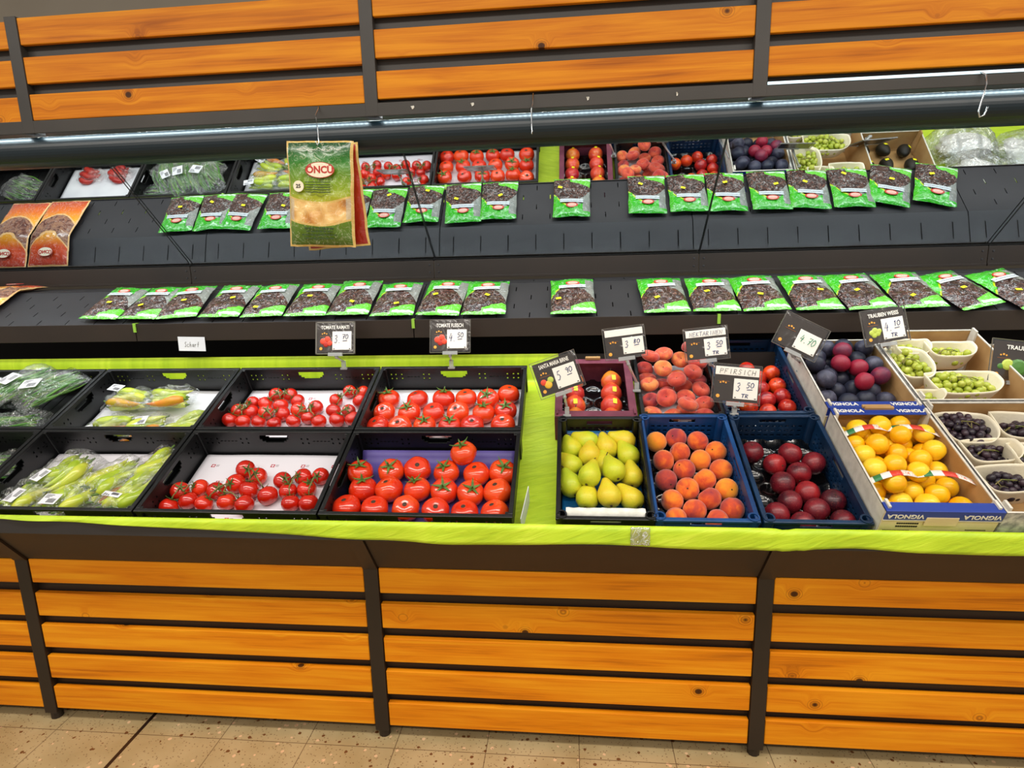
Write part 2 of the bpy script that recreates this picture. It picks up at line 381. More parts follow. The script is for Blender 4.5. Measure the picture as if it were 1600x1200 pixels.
def text(name, s, size, mat, parent, loc, rot=(pi/2, 0, 0), off=.0, wid=1.0, sp=1.0, ext=.0003):
    cu = bpy.data.curves.new('t', 'FONT'); cu.body = s; cu.size = size; cu.align_x = 'CENTER'; cu.align_y = 'CENTER'; cu.offset = off; cu.space_character = sp
    cu.extrude = ext; cu.resolution_u = 3
    t = bpy.data.objects.new('t', cu); C.objects.link(t); dg = bpy.context.evaluated_depsgraph_get(); dg.update()
    me = bpy.data.meshes.new_from_object(t.evaluated_get(dg)); bpy.data.objects.remove(t); bpy.data.curves.remove(cu)
    me.materials.clear(); me.materials.append(mat); me.name = name
    o = bpy.data.objects.new(name, me); C.objects.link(o); o.parent = parent; o.location = loc; o.rotation_euler = rot; o.scale = (wid, 1, 1); return o
G = {'0': [[(.5, 1), (.15, .8), (.1, .3), (.4, 0), (.8, .25), (.85, .7), (.5, 1)]], '1': [[(.3, .75), (.6, 1), (.55, 0)]],
 '3': [[(.15, .9), (.6, 1), (.75, .75), (.35, .55), (.8, .35), (.55, .02), (.1, .1)]], '4': [[(.45, 1), (.1, .4), (.85, .45)], [(.7, .75), (.6, 0)]],
 '5': [[(.8, 1), (.3, .95), (.22, .6), (.6, .6), (.8, .35), (.5, 0), (.15, .05)]], '7': [[(.1, .95), (.85, 1), (.4, 0)], [(.25, .5), (.75, .55)]],
 '8': [[(.75, .85), (.4, 1), (.25, .75), (.7, .35), (.45, 0), (.2, .25), (.75, .85)]], '9': [[(.8, .8), (.45, 1), (.2, .7), (.5, .5), (.8, .8), (.7, 0)]],
 '.': [[(.4, .0), (.5, .05)]], ' ': [], '-': [[(.0, .0), (1, .1)]], 'T': [[(.05, .95), (.95, 1)], [(.5, .97), (.45, 0)]],
 'R': [[(.15, 0), (.2, 1), (.7, .9), (.65, .6), (.2, .5), (.8, 0)]], 'N': [[(.1, 0), (.15, 1), (.75, 0), (.85, 1)]], 'E': [[(.8, 1), (.2, .95), (.15, 0), (.8, .05)], [(.2, .5), (.65, .55)]],
 'K': [[(.15, 0), (.2, 1)], [(.8, 1), (.2, .5), (.8, 0)]], 'A': [[(.05, 0), (.5, 1), (.9, 0)], [(.25, .4), (.75, .4)]], 'I': [[(.5, 1), (.48, 0)]],
 'P': [[(.15, 0), (.2, 1), (.75, .9), (.7, .55), (.2, .5)]], 'F': [[(.85, 1), (.2, .95), (.15, 0)], [(.2, .5), (.65, .52)]], 'S': [[(.8, .9), (.4, 1), (.2, .75), (.7, .4), (.6, .05), (.1, .1)]],
 'C': [[(.8, .9), (.4, 1), (.12, .5), (.4, 0), (.8, .1)]], 'H': [[(.15, 0), (.2, 1)], [(.8, 0), (.85, 1)], [(.2, .5), (.8, .5)]],
 'c': [[(.7, .55), (.3, .55), (.2, .2), (.4, 0), (.75, .1)]], 'h': [[(.2, 0), (.25, 1)], [(.22, .4), (.55, .55), (.7, 0)]], 'a': [[(.7, .55), (.25, .5), (.2, .1), (.6, .1), (.7, .55), (.8, 0)]],
 'r': [[(.2, .55), (.25, 0)], [(.24, .4), (.7, .55)]], 'f': [[(.8, .95), (.5, 1), (.4, 0)], [(.15, .55), (.75, .55)]]}
def write(name, items, mat, parent, loc, r=.0007):
    mb = MB()
    for s, x, z, h, wd in items:
        for i, ch in enumerate(s):
            for st in G.get(ch, []): mb.tube([(x+(i+a)*wd+(b*h*.12), 0, z+b*h) for a, b in st], r, 4)
    return mb.build(name, mat, parent, loc)
ORD = ['first', 'second', 'third', 'fourth', 'fifth', 'sixth', 'seventh', 'eighth', 'ninth', 'tenth', 'eleventh', 'twelfth']

# ------------------------------------------------------------------ room
mb = MB(); mb.quad((-5, -5, 0), (6, -5, 0), (6, 1.6, 0), (-5, 1.6, 0)); struct(mb.build('floor', FLOOR))
mb = MB(); mb.box(-5, 6, 1.5, 1.6, 0, 3.2); struct(mb.build('wall_back', WALLM))

# ------------------------------------------------------------------ slatted counter
ctr = empty('produce_counter', (0, 0, 0)); tag(ctr, 'long produce counter with a slatted orange pine front and dark posts on the tiled floor', 'counter')
BX = [XB+k*WB for k in range(-3, 4)]
def slats(parent, bays, y, zs, h, mat, seed, name='slat_panel', th=.02):
    rr = random.Random(seed)
    for b in bays:
        x0, x1 = XB+b*WB+.026, XB+(b+1)*WB-.026; mb = MB()
        for z in zs:
            dz = rr.uniform(-.003, .003); tl = rr.uniform(-.004, .004); M = Matrix.Translation((0, 0, 0))
            mb.box(x0, x1, y-th, y, z-h+dz, z+dz, 0, Matrix.Rotation(tl*.5, 4, Vector((0, 1, 0))) if False else None, uvo=(rr.uniform(0, 50), rr.uniform(0, 50)))
        mb.build(name, mat, parent, bevel=.003)
slats(ctr, range(-3, 3), .02, [.640, .5145, .389, .2635, .138], .0895, WOODL, 3)
for k, x in enumerate(BX):
    MB().box(x-.024, x+.024, -.004, .045, .03, .645).tube([(x, .02, 0), (x, .02, .03)], .02, 10).build('post', FRAME, ctr, bevel=.002)
    mb = MB(); yb, zb, yt, zt = -.006, .64, -.128, .815
    mb.v += [Vector(p) for p in ((x-.024, yb, zb), (x+.024, yb, zb), (x+.024, yt, zt), (x-.024, yt, zt), (x-.024, yb+.04, zb), (x+.024, yb+.04, zb), (x+.024, yt+.04, zt), (x-.024, yt+.04, zt))]
    for f in ((0, 1, 2, 3), (5, 4, 7, 6), (4, 0, 3, 7), (1, 5, 6, 2), (3, 2, 6, 7), (4, 5, 1, 0)): mb.face(f)
    mb.build('post_bracket', FRAME, ctr)
for b in range(-3, 3):
    x0, x1 = XB+b*WB+.026, XB+(b+1)*WB-.026; mb = MB()
    mb.v += [Vector(p) for p in ((x0, .0, .645), (x1, .0, .645), (x1, -.12, .815), (x0, -.12, .815), (x0, .02, .645), (x1, .02, .645), (x1, -.10, .82), (x0, -.10, .82))]
    for f in ((0, 1, 2, 3), (5, 4, 7, 6), (4, 0, 3, 7), (1, 5, 6, 2), (3, 2, 6, 7), (4, 5, 1, 0)): mb.face(f)
    mb.build('fascia', FRAME, ctr)
XL, XR = BX[0]-.03, BX[-1]+.03
MB().box(XL, XR, .024, .04, .045, .66).box(XL, XR, .06, 1.3, .045, .06).build('inner_panel', FRAME, ctr)
mb = MB(); mb.box(XL, XR, -.128, -.112, .80, .853); mb.build('front_lip', SHELF, ctr, bevel=.002)
mb = MB(); a, b = D(0, -.02, -.15), D(0, .93, -.15)
for x0, x1 in ((XL, XR),):
    mb.box(x0, x1, 0, .95, -.012, 0, 0, Matrix.Translation(D(0, -.02, -.136))@Matrix.Rotation(T0, 4, 'X'))
mb.build('deck', SHELF, ctr)
MB().box(XL, XR, .765, .785, 1.05, 1.225).box(XL, XR, 1.16, 1.175, .9, 1.53).build('back_panel', DARK, ctr)

# lime paper liner
def paperpt(u, v):
    x = XL+.05+u*(XR-XL-.1)
    # hanging edge height by x
    hb = .853-min(max((x+1.35)/1.3, .02), 1)*.037-(.012 if x > 0 else .012*max(0, 1+x))
    if x > -.0: hb -= .006*sin(x*9)
    pts = [(-.1315, hb), (-.1325, .853), (-.122, .861), (-.108, .850), tuple(D(0, -.012, -.131)[1:]), tuple(D(0, .5, -.131)[1:]), tuple(D(0, .86, -.131)[1:]), (.742, 1.205 if x < .42 or x > 2.0 else 1.06), (.745, 1.232 if x < .42 or x > 2.0 else 1.07)]
    K_ = [0, .07, .10, .13, .2, .5, .82, .95, 1.0]
    for i in range(len(K_)-1):
        if v <= K_[i+1]+1e-9:
            t = (v-K_[i])/(K_[i+1]-K_[i]); y = pts[i][0]*(1-t)+pts[i+1][0]*t; z = pts[i][1]*(1-t)+pts[i+1][1]*t; break
    if v < .07: y -= .004*(1-v/.07)*(1+sin(x*14+sin(x*5)*2))
    pc = abs(x-(XB+WB)); z -= .006*max(0, 1-pc/.03)*(v < .2); y -= .006*max(0, 1-abs(pc-.045)/.03)*(v < .08)
    if .2 < v < .82:
        q = noise.noise(Vector((x*9+v*30, v*60-x*14, 0)))
        y -= 0; z += .004*max(0, q)
    return (x, y, z)
me_g = MB(); me_g.grid(paperpt, 420, 80)
g = me_g.build('paper_liner', GREEN, smooth=True, solid=.001)
# metric UV for the crepe texture
ul = g.data.uv_layers[0]
for i, l in enumerate(g.data.loops):
    p = g.data.vertices[l.vertex_index].co; ul.data[i].uv = (p.x, (p.y-Y0)*1.1 if p.y > -.12 else -.03+(p.z-.87))
tag(g, 'crinkled lime green paper lining the counter deck and folded over its front edge', 'paper liner')

# ------------------------------------------------------------------ crates
def gridwall(w, h, th, holes, m=0):
    """wall in the xz plane, x -w/2..w/2, z 0..h, y 0..th, with rectangular holes"""
    xs = sorted(set([-w/2, w/2]+[a for q in holes for a in q[:2]])); zs = sorted(set([0, h]+[a for q in holes for a in q[2:]])); mb = MB()
    inh = lambda x, z: any(q[0] < x < q[1] and q[2] < z < q[3] for q in holes)
    nx, nz = len(xs)-1, len(zs)-1; H = [[inh((xs[i]+xs[i+1])/2, (zs[j]+zs[j+1])/2) for j in range(nz)] for i in range(nx)]
    for i in range(nx):
        for j in range(nz):
            if H[i][j]: continue
            x0, x1, z0, z1 = xs[i], xs[i+1], zs[j], zs[j+1]
            mb.quad((x0, 0, z0), (x1, 0, z0), (x1, 0, z1), (x0, 0, z1)); mb.quad((x1, th, z0), (x0, th, z0), (x0, th, z1), (x1, th, z1))
            if i == 0 or H[i-1][j]: mb.quad((x0, th, z0), (x0, 0, z0), (x0, 0, z1), (x0, th, z1))
            if i == nx-1 or H[i+1][j]: mb.quad((x1, 0, z0), (x1, th, z0), (x1, th, z1), (x1, 0, z1))
            if j == 0 or H[i][j-1]: mb.quad((x0, th, z0), (x1, th, z0), (x1, 0, z0), (x0, 0, z0))
            if j == nz-1 or H[i][j+1]: mb.quad((x0, 0, z1), (x1, 0, z1), (x1, th, z1), (x0, th, z1))
    return mb
def holes_black(w, h):
    R = []
    for sx in (-1, 1):
        for dx in (.105, .128, .22, .245, w/2-.03):
            if dx > w/2-.02: continue
            for z in (.55, .72): R.append((sx*dx-.003, sx*dx+.003, h*z-.004, h*z+.004))
        for k in range(5):
            x = sx*(.15+k*.014)
            if abs(x) < w/2-.02: R.append((x-.0045, x+.0045, h*.63-.0018, h*.63+.0018))
    hw = .055 if w > .35 else .04
    R += [(-hw, hw, h*.70, h*.86), (-hw+.008, hw-.008, h*.62, h*.70), (-hw+.02, hw-.02, h*.57, h*.62)]
    return R
def holes_blue(w, h):
    R = []; n = int((w-.06)/.022)
    for i in range(n):
        x = -w/2+.035+i*.022
        for z in (.25, .42, .59): R.append((x, x+.013, h*z, h*z+.009))
    R.append((-.045, .045, h*.76, h*.90)); return R
def crate(name, mat, w, d, h, style, wallh=None):
    t = empty(name); th = .005
    mb = MB(); mb.box(-w/2+.008, w/2-.008, .008, d-.008, 0, .006)
    for i in range(int(w/.05)): x = -w/2+.03+i*.05; mb.box(x, x+.006, .01, d-.01, .006, .0085)
    mb.build('base', mat, t)
    H = holes_black if style == 'black' else holes_blue
    for k in range(4):
        ww = w-.016 if k % 2 == 0 else d-.016
        o = gridwall(ww, h-.008, th, H(ww, h)).build('side_wall', mat, t)
        if k == 0: o.location = (0, .008, 0)
        elif k == 2: o.location = (0, d-.008-th, 0)
        else: o.location = ((-w/2+.008+th) if k == 1 else (w/2-.008), d/2, 0); o.rotation_euler = (0, 0, pi/2)
    mb = MB(); rw = .014
    for (x0, x1, y0, y1) in ((-w/2, w/2, 0, rw), (-w/2, w/2, d-rw, d), (-w/2, -w/2+rw, rw, d-rw), (w/2-rw, w/2, rw, d-rw)):
        mb.box(x0, x1, y0, y1, h-.009, h); mb.box(x0+(.003 if x1-x0 < .02 else 0), x1-(.003 if x1-x0 < .02 else 0), y0+.003, y1-.003, h-.03, h-.009) if style == 'black' and False else None
    mb.build('rim', mat, t, bevel=.002)
    for sx in (-1, 1):
        for y in (.013, d-.013):
            if style == 'black': MB().box(sx*(w/2-.013)-.011, sx*(w/2-.013)+.011, y-.011, y+.011, 0, h-.001).build('corner_post', mat, t, bevel=.002)
            else:
                n = 16; pr = [(.017, 0), (.017, h+.003), (.012, h+.003), (.0115, h-.02), (0.0001, h-.02)]
                MB().lathe(pr, n).build('corner_post', mat, t, loc=(sx*(w/2-.017), y+(.004 if y < .1 else -.004), 0), smooth=False)
    return t
def place(o, x, s, n0, label, cat='crate', group=None, rz=0):
    o.location = D(x, s, n0); o.rotation_euler = (Matrix.Rotation(T0, 3, 'X')@Matrix.Rotation(rz, 3, 'Z')).to_euler(); tag(o, label, cat, group); return o
HB = .120
pb = crate('produce_crate', BLACKP, .604, .396, HB, 'black')
for x, s, lab in (
    (-.016, .002, 'black plastic crate at the front edge holding beef tomatoes on a violet liner'),
    (-.625, .002, 'black plastic front crate holding vine tomatoes on paper printed with small red crosses'),
    (-1.235, .002, 'black plastic front crate packed with bagged pale green peppers'),
    (-1.845, .002, 'black plastic front crate cut by the left photo edge, holding greens'),
    (-.016, .402, 'black plastic crate in the back row beside the bare lime paper, holding beef tomatoes'),
    (-.625, .402, 'black plastic crate in the back row packed with vine tomatoes'),
    (-1.235, .402, 'black plastic back row crate with bagged peppers on white paper'),
    (-1.845, .402, 'black plastic back row crate heaped with bagged green beans at far left'),
    (-3.065, .402, 'black plastic crate of bagged greens at the left end, seen only in the mirror'),
    (-2.455, .402, 'black plastic crate with red chili bags, seen only in the mirror')):
    place(take(pb), x, s, -HB-.005, lab)
nb = crate('fruit_crate', BLUEP, .30, .486, .12, 'blue')
place(take(nb), .852, .0, -.125, 'blue plastic crate at the front edge holding sixteen orange peaches')
nv = crate('fruit_crate', NAVYP, .30, .486, .12, 'blue')
place(take(nv), 1.160, .0, -.125, 'navy plastic crate at the front edge holding dark red nectarines')
place(take(nv), 1.155, .492, -.125, 'navy plastic crate in the back row behind the nectarine price sign')
bk = crate('fruit_crate', BLACKP, .296, .475, .12, 'blue')
place(take(bk), .562, .0, -.125, 'black plastic crate with teal liner full of yellow green pears')
bk2 = crate('fruit_crate', BLACKP, .296, .40, .10, 'black')
place(take(bk2), .860, .492, -.115, 'low black plastic crate filled with flat peaches')

def cbox(name, w, d, h, mo, mi, tabs=None, lift=0):
    t = empty(name); MB().box(-w/2, w/2, 0, d, 0, .004, 0).build('base', mi, t)
    if lift: MB().box(-w/2+.006, w/2-.006, .006, d-.006, lift-.004, lift, 0).build('raised_tray', mi, t)
    for k in range(4):
        ww = w if k % 2 == 0 else d-.012
        mb = MB(); hh = h; th = .005
        mb.box(-ww/2, ww/2, 0, th, 0, hh, 0)
        # inner face gets the raw board
        for fi in range(len(mb.f)):
            if fi == 3: mb.m[fi] = 1
        mb.box(-ww/2, ww/2, 0, th+.0004, hh-.003, hh+.0006, 2)
        o = mb.build('side_wall', [mo[k] if isinstance(mo, list) else mo, mi, CARDW], t)
        if k == 0: o.location = (0, 0, 0)
        elif k == 2: o.location = (0, d, 0); o.rotation_euler = (0, 0, pi)
        elif k == 1: o.location = (w/2, d/2, 0); o.rotation_euler = (0, 0, pi/2)
        else: o.location = (-w/2, d/2, 0); o.rotation_euler = (0, 0, -pi/2)
    if tabs:
        for sx in (-1, 1):
            for sy in (0, 1):
                y = .006 if sy == 0 else d-.006; dy = 1 if sy == 0 else -1; mb = MB()
                A = [(sx*(w/2-.006), y, .01), (sx*(w/2-.006), y+dy*.055, .01), (sx*(w/2-.006), y+dy*.03, h+.012), (sx*(w/2-.006), y, h+.012)]
                B = [(p[0]-sx*.007, p[1], p[2]) for p in A]; mb.v += [Vector(p) for p in A+B]
                for f in ((0, 1, 2, 3), (7, 6, 5, 4), (0, 4, 5, 1), (1, 5, 6, 2), (2, 6, 7, 3), (3, 7, 4, 0)): mb.face(f)
                mb.build('corner_brace', tabs, t)
    return t
# maroon box (x .405-.70)
o = cbox('fruit_box', .296, .362, .112, PURP, PURP, PURP)
MB().box(-.148, .148, -.001, .03, .112, .116).box(-.148, .148, .332, .363, .112, .116).box(-.148, -.12, .03, .332, .112, .116).box(.12, .148, .03, .332, .112, .116).build('rim_flap', PURP, o, bevel=.002)
MB().box(-.03, .03, .352, .363, .116, .130).build('lifting_tab', CARDB, o, bevel=.003)
place(o, .550, .482, -.125, 'maroon cardboard box holding round red pears with yellow stickers', 'box')
# yellow plum box
HV = .190
def vignola(n, lab, x, s, d, front):
    o = cbox('fruit_box', .300, d, HV, [CARDY, CARDW, VBLUE, CARDW], CARDB, CARDW, .08)
    for sy in (0, 1):
        y0, y1 = (-.002, .030) if sy == 0 else (d-.03, d+.002)
        if sy == 1 and not front: continue
        f = MB().box(-.1515, .1515, y0, y1, HV+.001, HV+.005, 0)
        if sy == 0: f.box(-.1515, .1515, -.004, -.001, HV-.030, HV+.005, 0).box(-.1515, .1515, -.0045, -.001, HV-.034, HV-.030, 1)
        f = f.build('printed_flap', [VBLUE, CARDW], o, bevel=.001)
        if sy == 0 and not front:
            for sx in (-1, 1): text('brand_print', 'VIGNOLA', .020, WTEXT, f, (sx*.098, .014, HV+.0058), (0, 0, 0), .0006, 1.05)
            MB().box(-.045, .045, -.006, .006, HV-.004, HV+.012).build('hand_hole_flap', CARDB, f, bevel=.002)
        elif sy == 0:
            for sx in (-1, 1): text('brand_print', 'VIGNOLA', .021, WTEXT, f, (sx*.098, -.0055, HV-.014), (pi/2, pi, 0), .0006, 1.05)
            MB().box(-.042, .042, -.006, -.001, HV-.052, HV-.018).build('hand_hole_flap', CARDY, f, bevel=.002)
        else:
            for sx in (-1, 1):
                text('brand_print', 'VIGNOLA', .020, WTEXT, f, (sx*.098, d-.014, HV+.0058), (0, 0, 0), .0006, 1.05)
            MB().box(-.045, .045, d-.008, d+.004, HV+.003, HV+.014).build('hand_hole_flap', CARDB, f, bevel=.002)
    if front:
        mb = MB()
        for r in range(2):
            for i in range(10): mb.box(-.11+i*.0058, -.11+i*.0058+.0045, -.0012, .0, .140-r*.012, .145-r*.012)
        for i in range(16): mb.box(-.14+i*.0045, -.14+i*.0045+.0034, -.0012, .0, .112, .115)
        for i in range(12): mb.box(.075+i*.0045, .075+i*.0045+.003, -.0012, .0, .118, .120)
        mb.build('small_print', INK, o)
    place(o, x, s, n, lab, 'box'); return o
vignola(-.128, 'white and blue fruit box at the front edge full of yellow plums', 1.466, -.012, .440, True)
vignola(-.128, 'blue flapped fruit box of dark plums standing behind the yellow plums', 1.462, .436, .42, False)
def glyphs(mb, d, side):
    rr = random.Random(5)
    for i in range(6):
        y = .05+i*.075
        mb.tube([(side, y+.0, .115), (side, y+.012, .165), (side, y+.03, .12)], .0035, 4); mb.tube([(side, y+.035, .115), (side, y+.035, .16), (side, y+.05, .15)], .0035, 4)
for (x, s, d, lab) in ((1.815, .478, .44, 'grey white cardboard box of green grapes in paper baskets'), (1.815, -.012, .48, 'grey white cardboard box of dark grapes cut by the right photo edge')):
    o = cbox('fruit_box', .385, d, .190, [CARDG, CARDW, CARDG, CARDG], CARDB, CARDW)
    mb = MB(); glyphs(mb, d, -.1855); mb.build('side_print', INK, o); place(o, x, s, -.128, lab, 'box')
o = cbox('fruit_box', .345, .40, .12, CARDB, CARDB, CARDB); place(o, 2.190, .52, -.128, 'brown cardboard box of avocados behind the right hand grape sign', 'box')

# liners and trays
def sheet(name, w, d, mat, x, s, n, label, cat, amp=.004, back=0, th=.0012, seed=0):
    def f(u, v):
        X = (u-.5)*w; Yy = v*d; z = .001+amp*.5*(1+noise.noise(Vector((X*7+seed, Yy*7, seed))))
        if back and v > .93: z += (v-.93)/.07*back
        return (X, Yy, z)
    o = MB().grid(f, 30, 24).build(name, mat, smooth=True, solid=th)
    return place(o, x, s, n, label, cat)
sheet('paper_sheet', .56, .355, WHITEP, -.014, .422, -.116, 'plain white paper sheet under the beef tomatoes of the back row', 'paper')
sheet('paper_sheet', .56, .355, PRINTP, -.625, .422, -.116, 'white paper with tiny red crosses under the back row vine tomatoes', 'paper', seed=2)
sheet('paper_sheet', .56, .355, PRINTP, -.625, .022, -.116, 'white paper with tiny red crosses under the front vine tomatoes', 'paper', .006, seed=5)
sheet('tray_liner', .56, .355, LILAC, -.016, .022, -.116, 'violet card liner under the front row of beef tomatoes', 'liner', .002, .03)
sheet('paper_sheet', .56, .355, WHITEP, -1.235, .422, -.116, 'plain white paper under the bagged peppers of the back row', 'paper', seed=7)
sheet('paper_sheet', .56, .355, PRINTP, -1.235, .022, -.116, 'pale paper under the bagged peppers of the front crate', 'paper', seed=8)
sheet('paper_sheet', .56, .355, WHITEP, -2.455, .422, -.116, 'white paper under red chili bags in the mirrored crate', 'paper', seed=9)
sheet('tray_liner', .262, .44, TEALF, .562, .018, -.116, 'crinkled teal plastic liner under the pears', 'liner', .012, .05)
sheet('paper_sheet', .255, .36, WHITEP, .860, .510, -.109, 'white paper around the flat peaches', 'paper', .008, .04)
def cups(name, w, d, x, s, n, label, px=.064, seed=0):
    def f(u, v):
        X = (u-.5)*w; Yy = v*d; r = int(Yy/(px*.87)); ox = (px/2 if r % 2 else 0)
        cx = ((X+ox)/px) % 1-.5; cy = (Yy/(px*.87)) % 1-.5; q = math.sqrt(cx*cx+cy*cy*.76)
        z = .016 if q > .44 else .016-.013*math.sqrt(max(0, 1-(q/.44)**2))
        if q < .42: z += .0015*sin(math.atan2(cy, cx)*10)*(q/.4)
        return (X, Yy, z+.001)
    o = MB().grid(f, int(w/.0055), int(d/.0055)).build(name, CUPS, smooth=True)
    return place(o, x, s, n, label, 'tray')
cups('fruit_tray', .262, .44, .852, .022, -.117, 'shiny black cup tray under the orange peaches')
cups('fruit_tray', .262, .44, 1.160, .022, -.117, 'shiny black cup tray with empty cups under the dark nectarines')
cups('fruit_tray', .262, .44, 1.155, .515, -.117, 'shiny black cup tray in the back row navy crate')
cups('fruit_tray', .262, .33, .550, .50, -.119, 'shiny black cup tray inside the maroon box', .08)

# ------------------------------------------------------------------ fruit builders
def ball(r, ax=1, k=12, top=0., bot=0., bul=0):
    P = []
    for j in range(k+1):
        a = -pi/2+pi*j/k; rr = max(r*cos(a), 0.0002); z = r*ax*sin(a)
        if top and sin(a) > 0: z -= top*r*max(0, 1-(cos(a)/.55)**2) if cos(a) < .55 else 0
        if bot and sin(a) < 0: z += bot*r*max(0, 1-(cos(a)/.5)**2) if cos(a) < .5 else 0
        P.append((rr, z))
    return P
def calyx(mb, r, z, n=5, m=0, L=1.0, seed=0):
    rr = random.Random(seed)
    for i in range(n):
        a = 2*pi*i/n+rr.uniform(-.2, .2); ln = r*L*rr.uniform(.75, 1.1); c, s_ = cos(a), sin(a); k = len(mb.v)
        P = []
        for t, wd, zz in ((0, .10, 0), (.35, .12, .10), (.7, .07, .12), (1, .01, .28)):
            x = ln*t; P += [Vector((x*c-wd*r*s_, x*s_+wd*r*c, z+zz*r)), Vector((x*c+wd*r*s_, x*s_-wd*r*c, z+zz*r))]
        mb.v += P
        for q in range(3): mb.face((k+2*q, k+2*q+1, k+2*q+3, k+2*q+2), m)
    mb.tube([(0, 0, z-.05*r), (0, .05*r, z+.25*r), (.06*r, .12*r, z+.5*r)], r*.06, 6, m); return mb
def rib(n, amp): return lambda p, a, t: Vector((p.x*(1+amp*cos(a*n)*sin(pi*t)), p.y*(1+amp*cos(a*n)*sin(pi*t)), p.z))
TR = .0415
def tomato(var):
    o = MB().lathe(ball(TR, .88, 12, .20, .08), 22, mod=rib((5, 6, 7)[var % 3], (.018, .03, .022)[var % 3])).build('beef_tomato', TOM, smooth=True)
    if var < 3: calyx(MB(), TR*.8, TR*.74, 5, seed=var).build('calyx', STEM, o, solid=.0008)
    else: MB().lathe([(.0075, 0), (.006, .0012), (.0002, .0015)], 10).build('stem_scar', BROWNST, o, loc=(0, 0, TR*.68))
    return o
TOMS = [tomato(i) for i in range(5)]
def groove(p, a, t, r, g):
    d = abs(((a+pi) % (2*pi))-pi); k = 1-g*max(0, 1-d/.35)*sin(pi*t); return Vector((p.x*k, p.y*k, p.z))
def stone(name, mat, r, ax, top, g=.06, stalk=True, seg=20):
    o = MB().lathe(ball(r, ax, 12, top, .04), seg, mod=lambda p, a, t: groove(p, a, t, r, g)).build(name, mat, smooth=True)
    if stalk: MB().lathe([(.003, 0), (.0022, .0015), (.0002, .002)], 8).build('stem_scar', BROWNST, o, loc=(0, 0, r*ax-top*r-.0005))
    return o
def relax(P, R, bx, it=60, fl=None):
    """push apart overlapping fruit inside a box; P = [X, s, n]"""
    for _ in range(it):
        for i in range(len(P)):
            for j in range(i+1, len(P)):
                d = [P[j][k]-P[i][k] for k in range(3)]; L = math.sqrt(sum(q*q for q in d)) or 1e-4; m = (R[i]+R[j])*1.0
                if L < m:
                    w_ = (m-L)/2/L
                    for k in range(3): P[i][k] -= d[k]*w_*(.6 if k == 2 else 1); P[j][k] += d[k]*w_*(.6 if k == 2 else 1)
        for i, p in enumerate(P):
            p[0] = min(max(p[0], bx[0]+R[i]), bx[1]-R[i]); p[1] = min(max(p[1], bx[2]+R[i]), bx[3]-R[i])
            lo = (fl if fl is not None else FL)+R[i]*bx[4]; p[2] = max(lo, p[2]-.0004); 
    return P
def ori(axis_tilt=.15, rz=None, full=False):
    if full: e = Euler((rnd.uniform(0, 6.28), rnd.uniform(0, 6.28), rnd.uniform(0, 6.28))).to_matrix()
    else: e = Matrix.Rotation(T0, 3, 'X')@Matrix.Rotation(rnd.uniform(-axis_tilt, axis_tilt), 3, 'X')@Matrix.Rotation(rnd.uniform(-axis_tilt, axis_tilt), 3, 'Y')@Matrix.Rotation(rnd.uniform(0, 6.28) if rz is None else rz, 3, 'Z')
    return e.to_euler()
def lay(pts, protos, R, bx, desc, where, cat, group, rows, tilt=.3, full=False, n0=None, flat=1.0, sv=.05, pick=None, mr=None):
    """pts: (x, s[, extra height]) of each fruit centre on the sloping deck"""
    P = []
    for q in pts:
        n = (n0 if n0 is not None else FL)+R*flat+(q[2] if len(q) > 2 else 0); P.append([q[0], q[1], n])
    RS = [R*(1+rnd.uniform(-sv, sv*.4)) for _ in P]; bx = list(bx)+[flat]; relax(P, RS, bx, fl=n0)
    order = sorted(range(len(P)), key=lambda i: P[i][1]); k = 0; out = [None]*len(P)
    for ri, c in enumerate(rows):
        row = sorted(order[k:k+c], key=lambda i: P[i][0]); k += c
        for ci, i in enumerate(row):
            pr = pick(i) if pick else protos[rnd.randrange(len(protos))]
            o = take(pr); o.location = D(*P[i]); o.rotation_euler = ori(tilt, full=full); o.scale = [RS[i]/(mr or R)]*3
            d = desc(i) if callable(desc) else desc
            tag(o, '%s, %s from left in %s row of %s' % (d, ORD[ci], 'front' if ri == 0 else ORD[ri], where), cat, group); out[i] = o
    return out
# beef tomatoes
lay([(-0.267, 0.661), (-0.150, 0.660), (-0.044, 0.665), (0.046, 0.670), (0.135, 0.664), (0.214, 0.695), (-0.266, 0.575), (-0.167, 0.570), (-0.071, 0.575), (0.025, 0.575), (0.123, 0.570), (0.211, 0.589), (-0.273, 0.508), (-0.180, 0.508), (-0.087, 0.508), (0.012, 0.508), (0.094, 0.508), (0.209, 0.509)],
    TOMS, .0435, (-.312, .28, .413, .787), 'red beef tomato', 'the back tomato crate', 'tomato', 'beef tomatoes in the back crate', (6, 6, 6), flat=.87, mr=.0392)
lay([(-0.273, 0.246), (-0.159, 0.256), (-0.068, 0.268), (0.035, 0.258), (0.109, 0.285, 0.05), (0.133, 0.252), (0.218, 0.249), (-0.245, 0.168), (-0.149, 0.169), (-0.051, 0.171), (0.041, 0.165), (0.133, 0.167), (0.218, 0.168), (-0.272, 0.103), (-0.171, 0.098), (-0.070, 0.097), (0.029, 0.089), (0.125, 0.091), (0.219, 0.089)],
    TOMS, .0445, (-.312, .28, .010, .387), 'red beef tomato', 'the violet lined crate', 'tomato', 'beef tomatoes in the front crate', (6, 6, 7), flat=.87, mr=.0392)
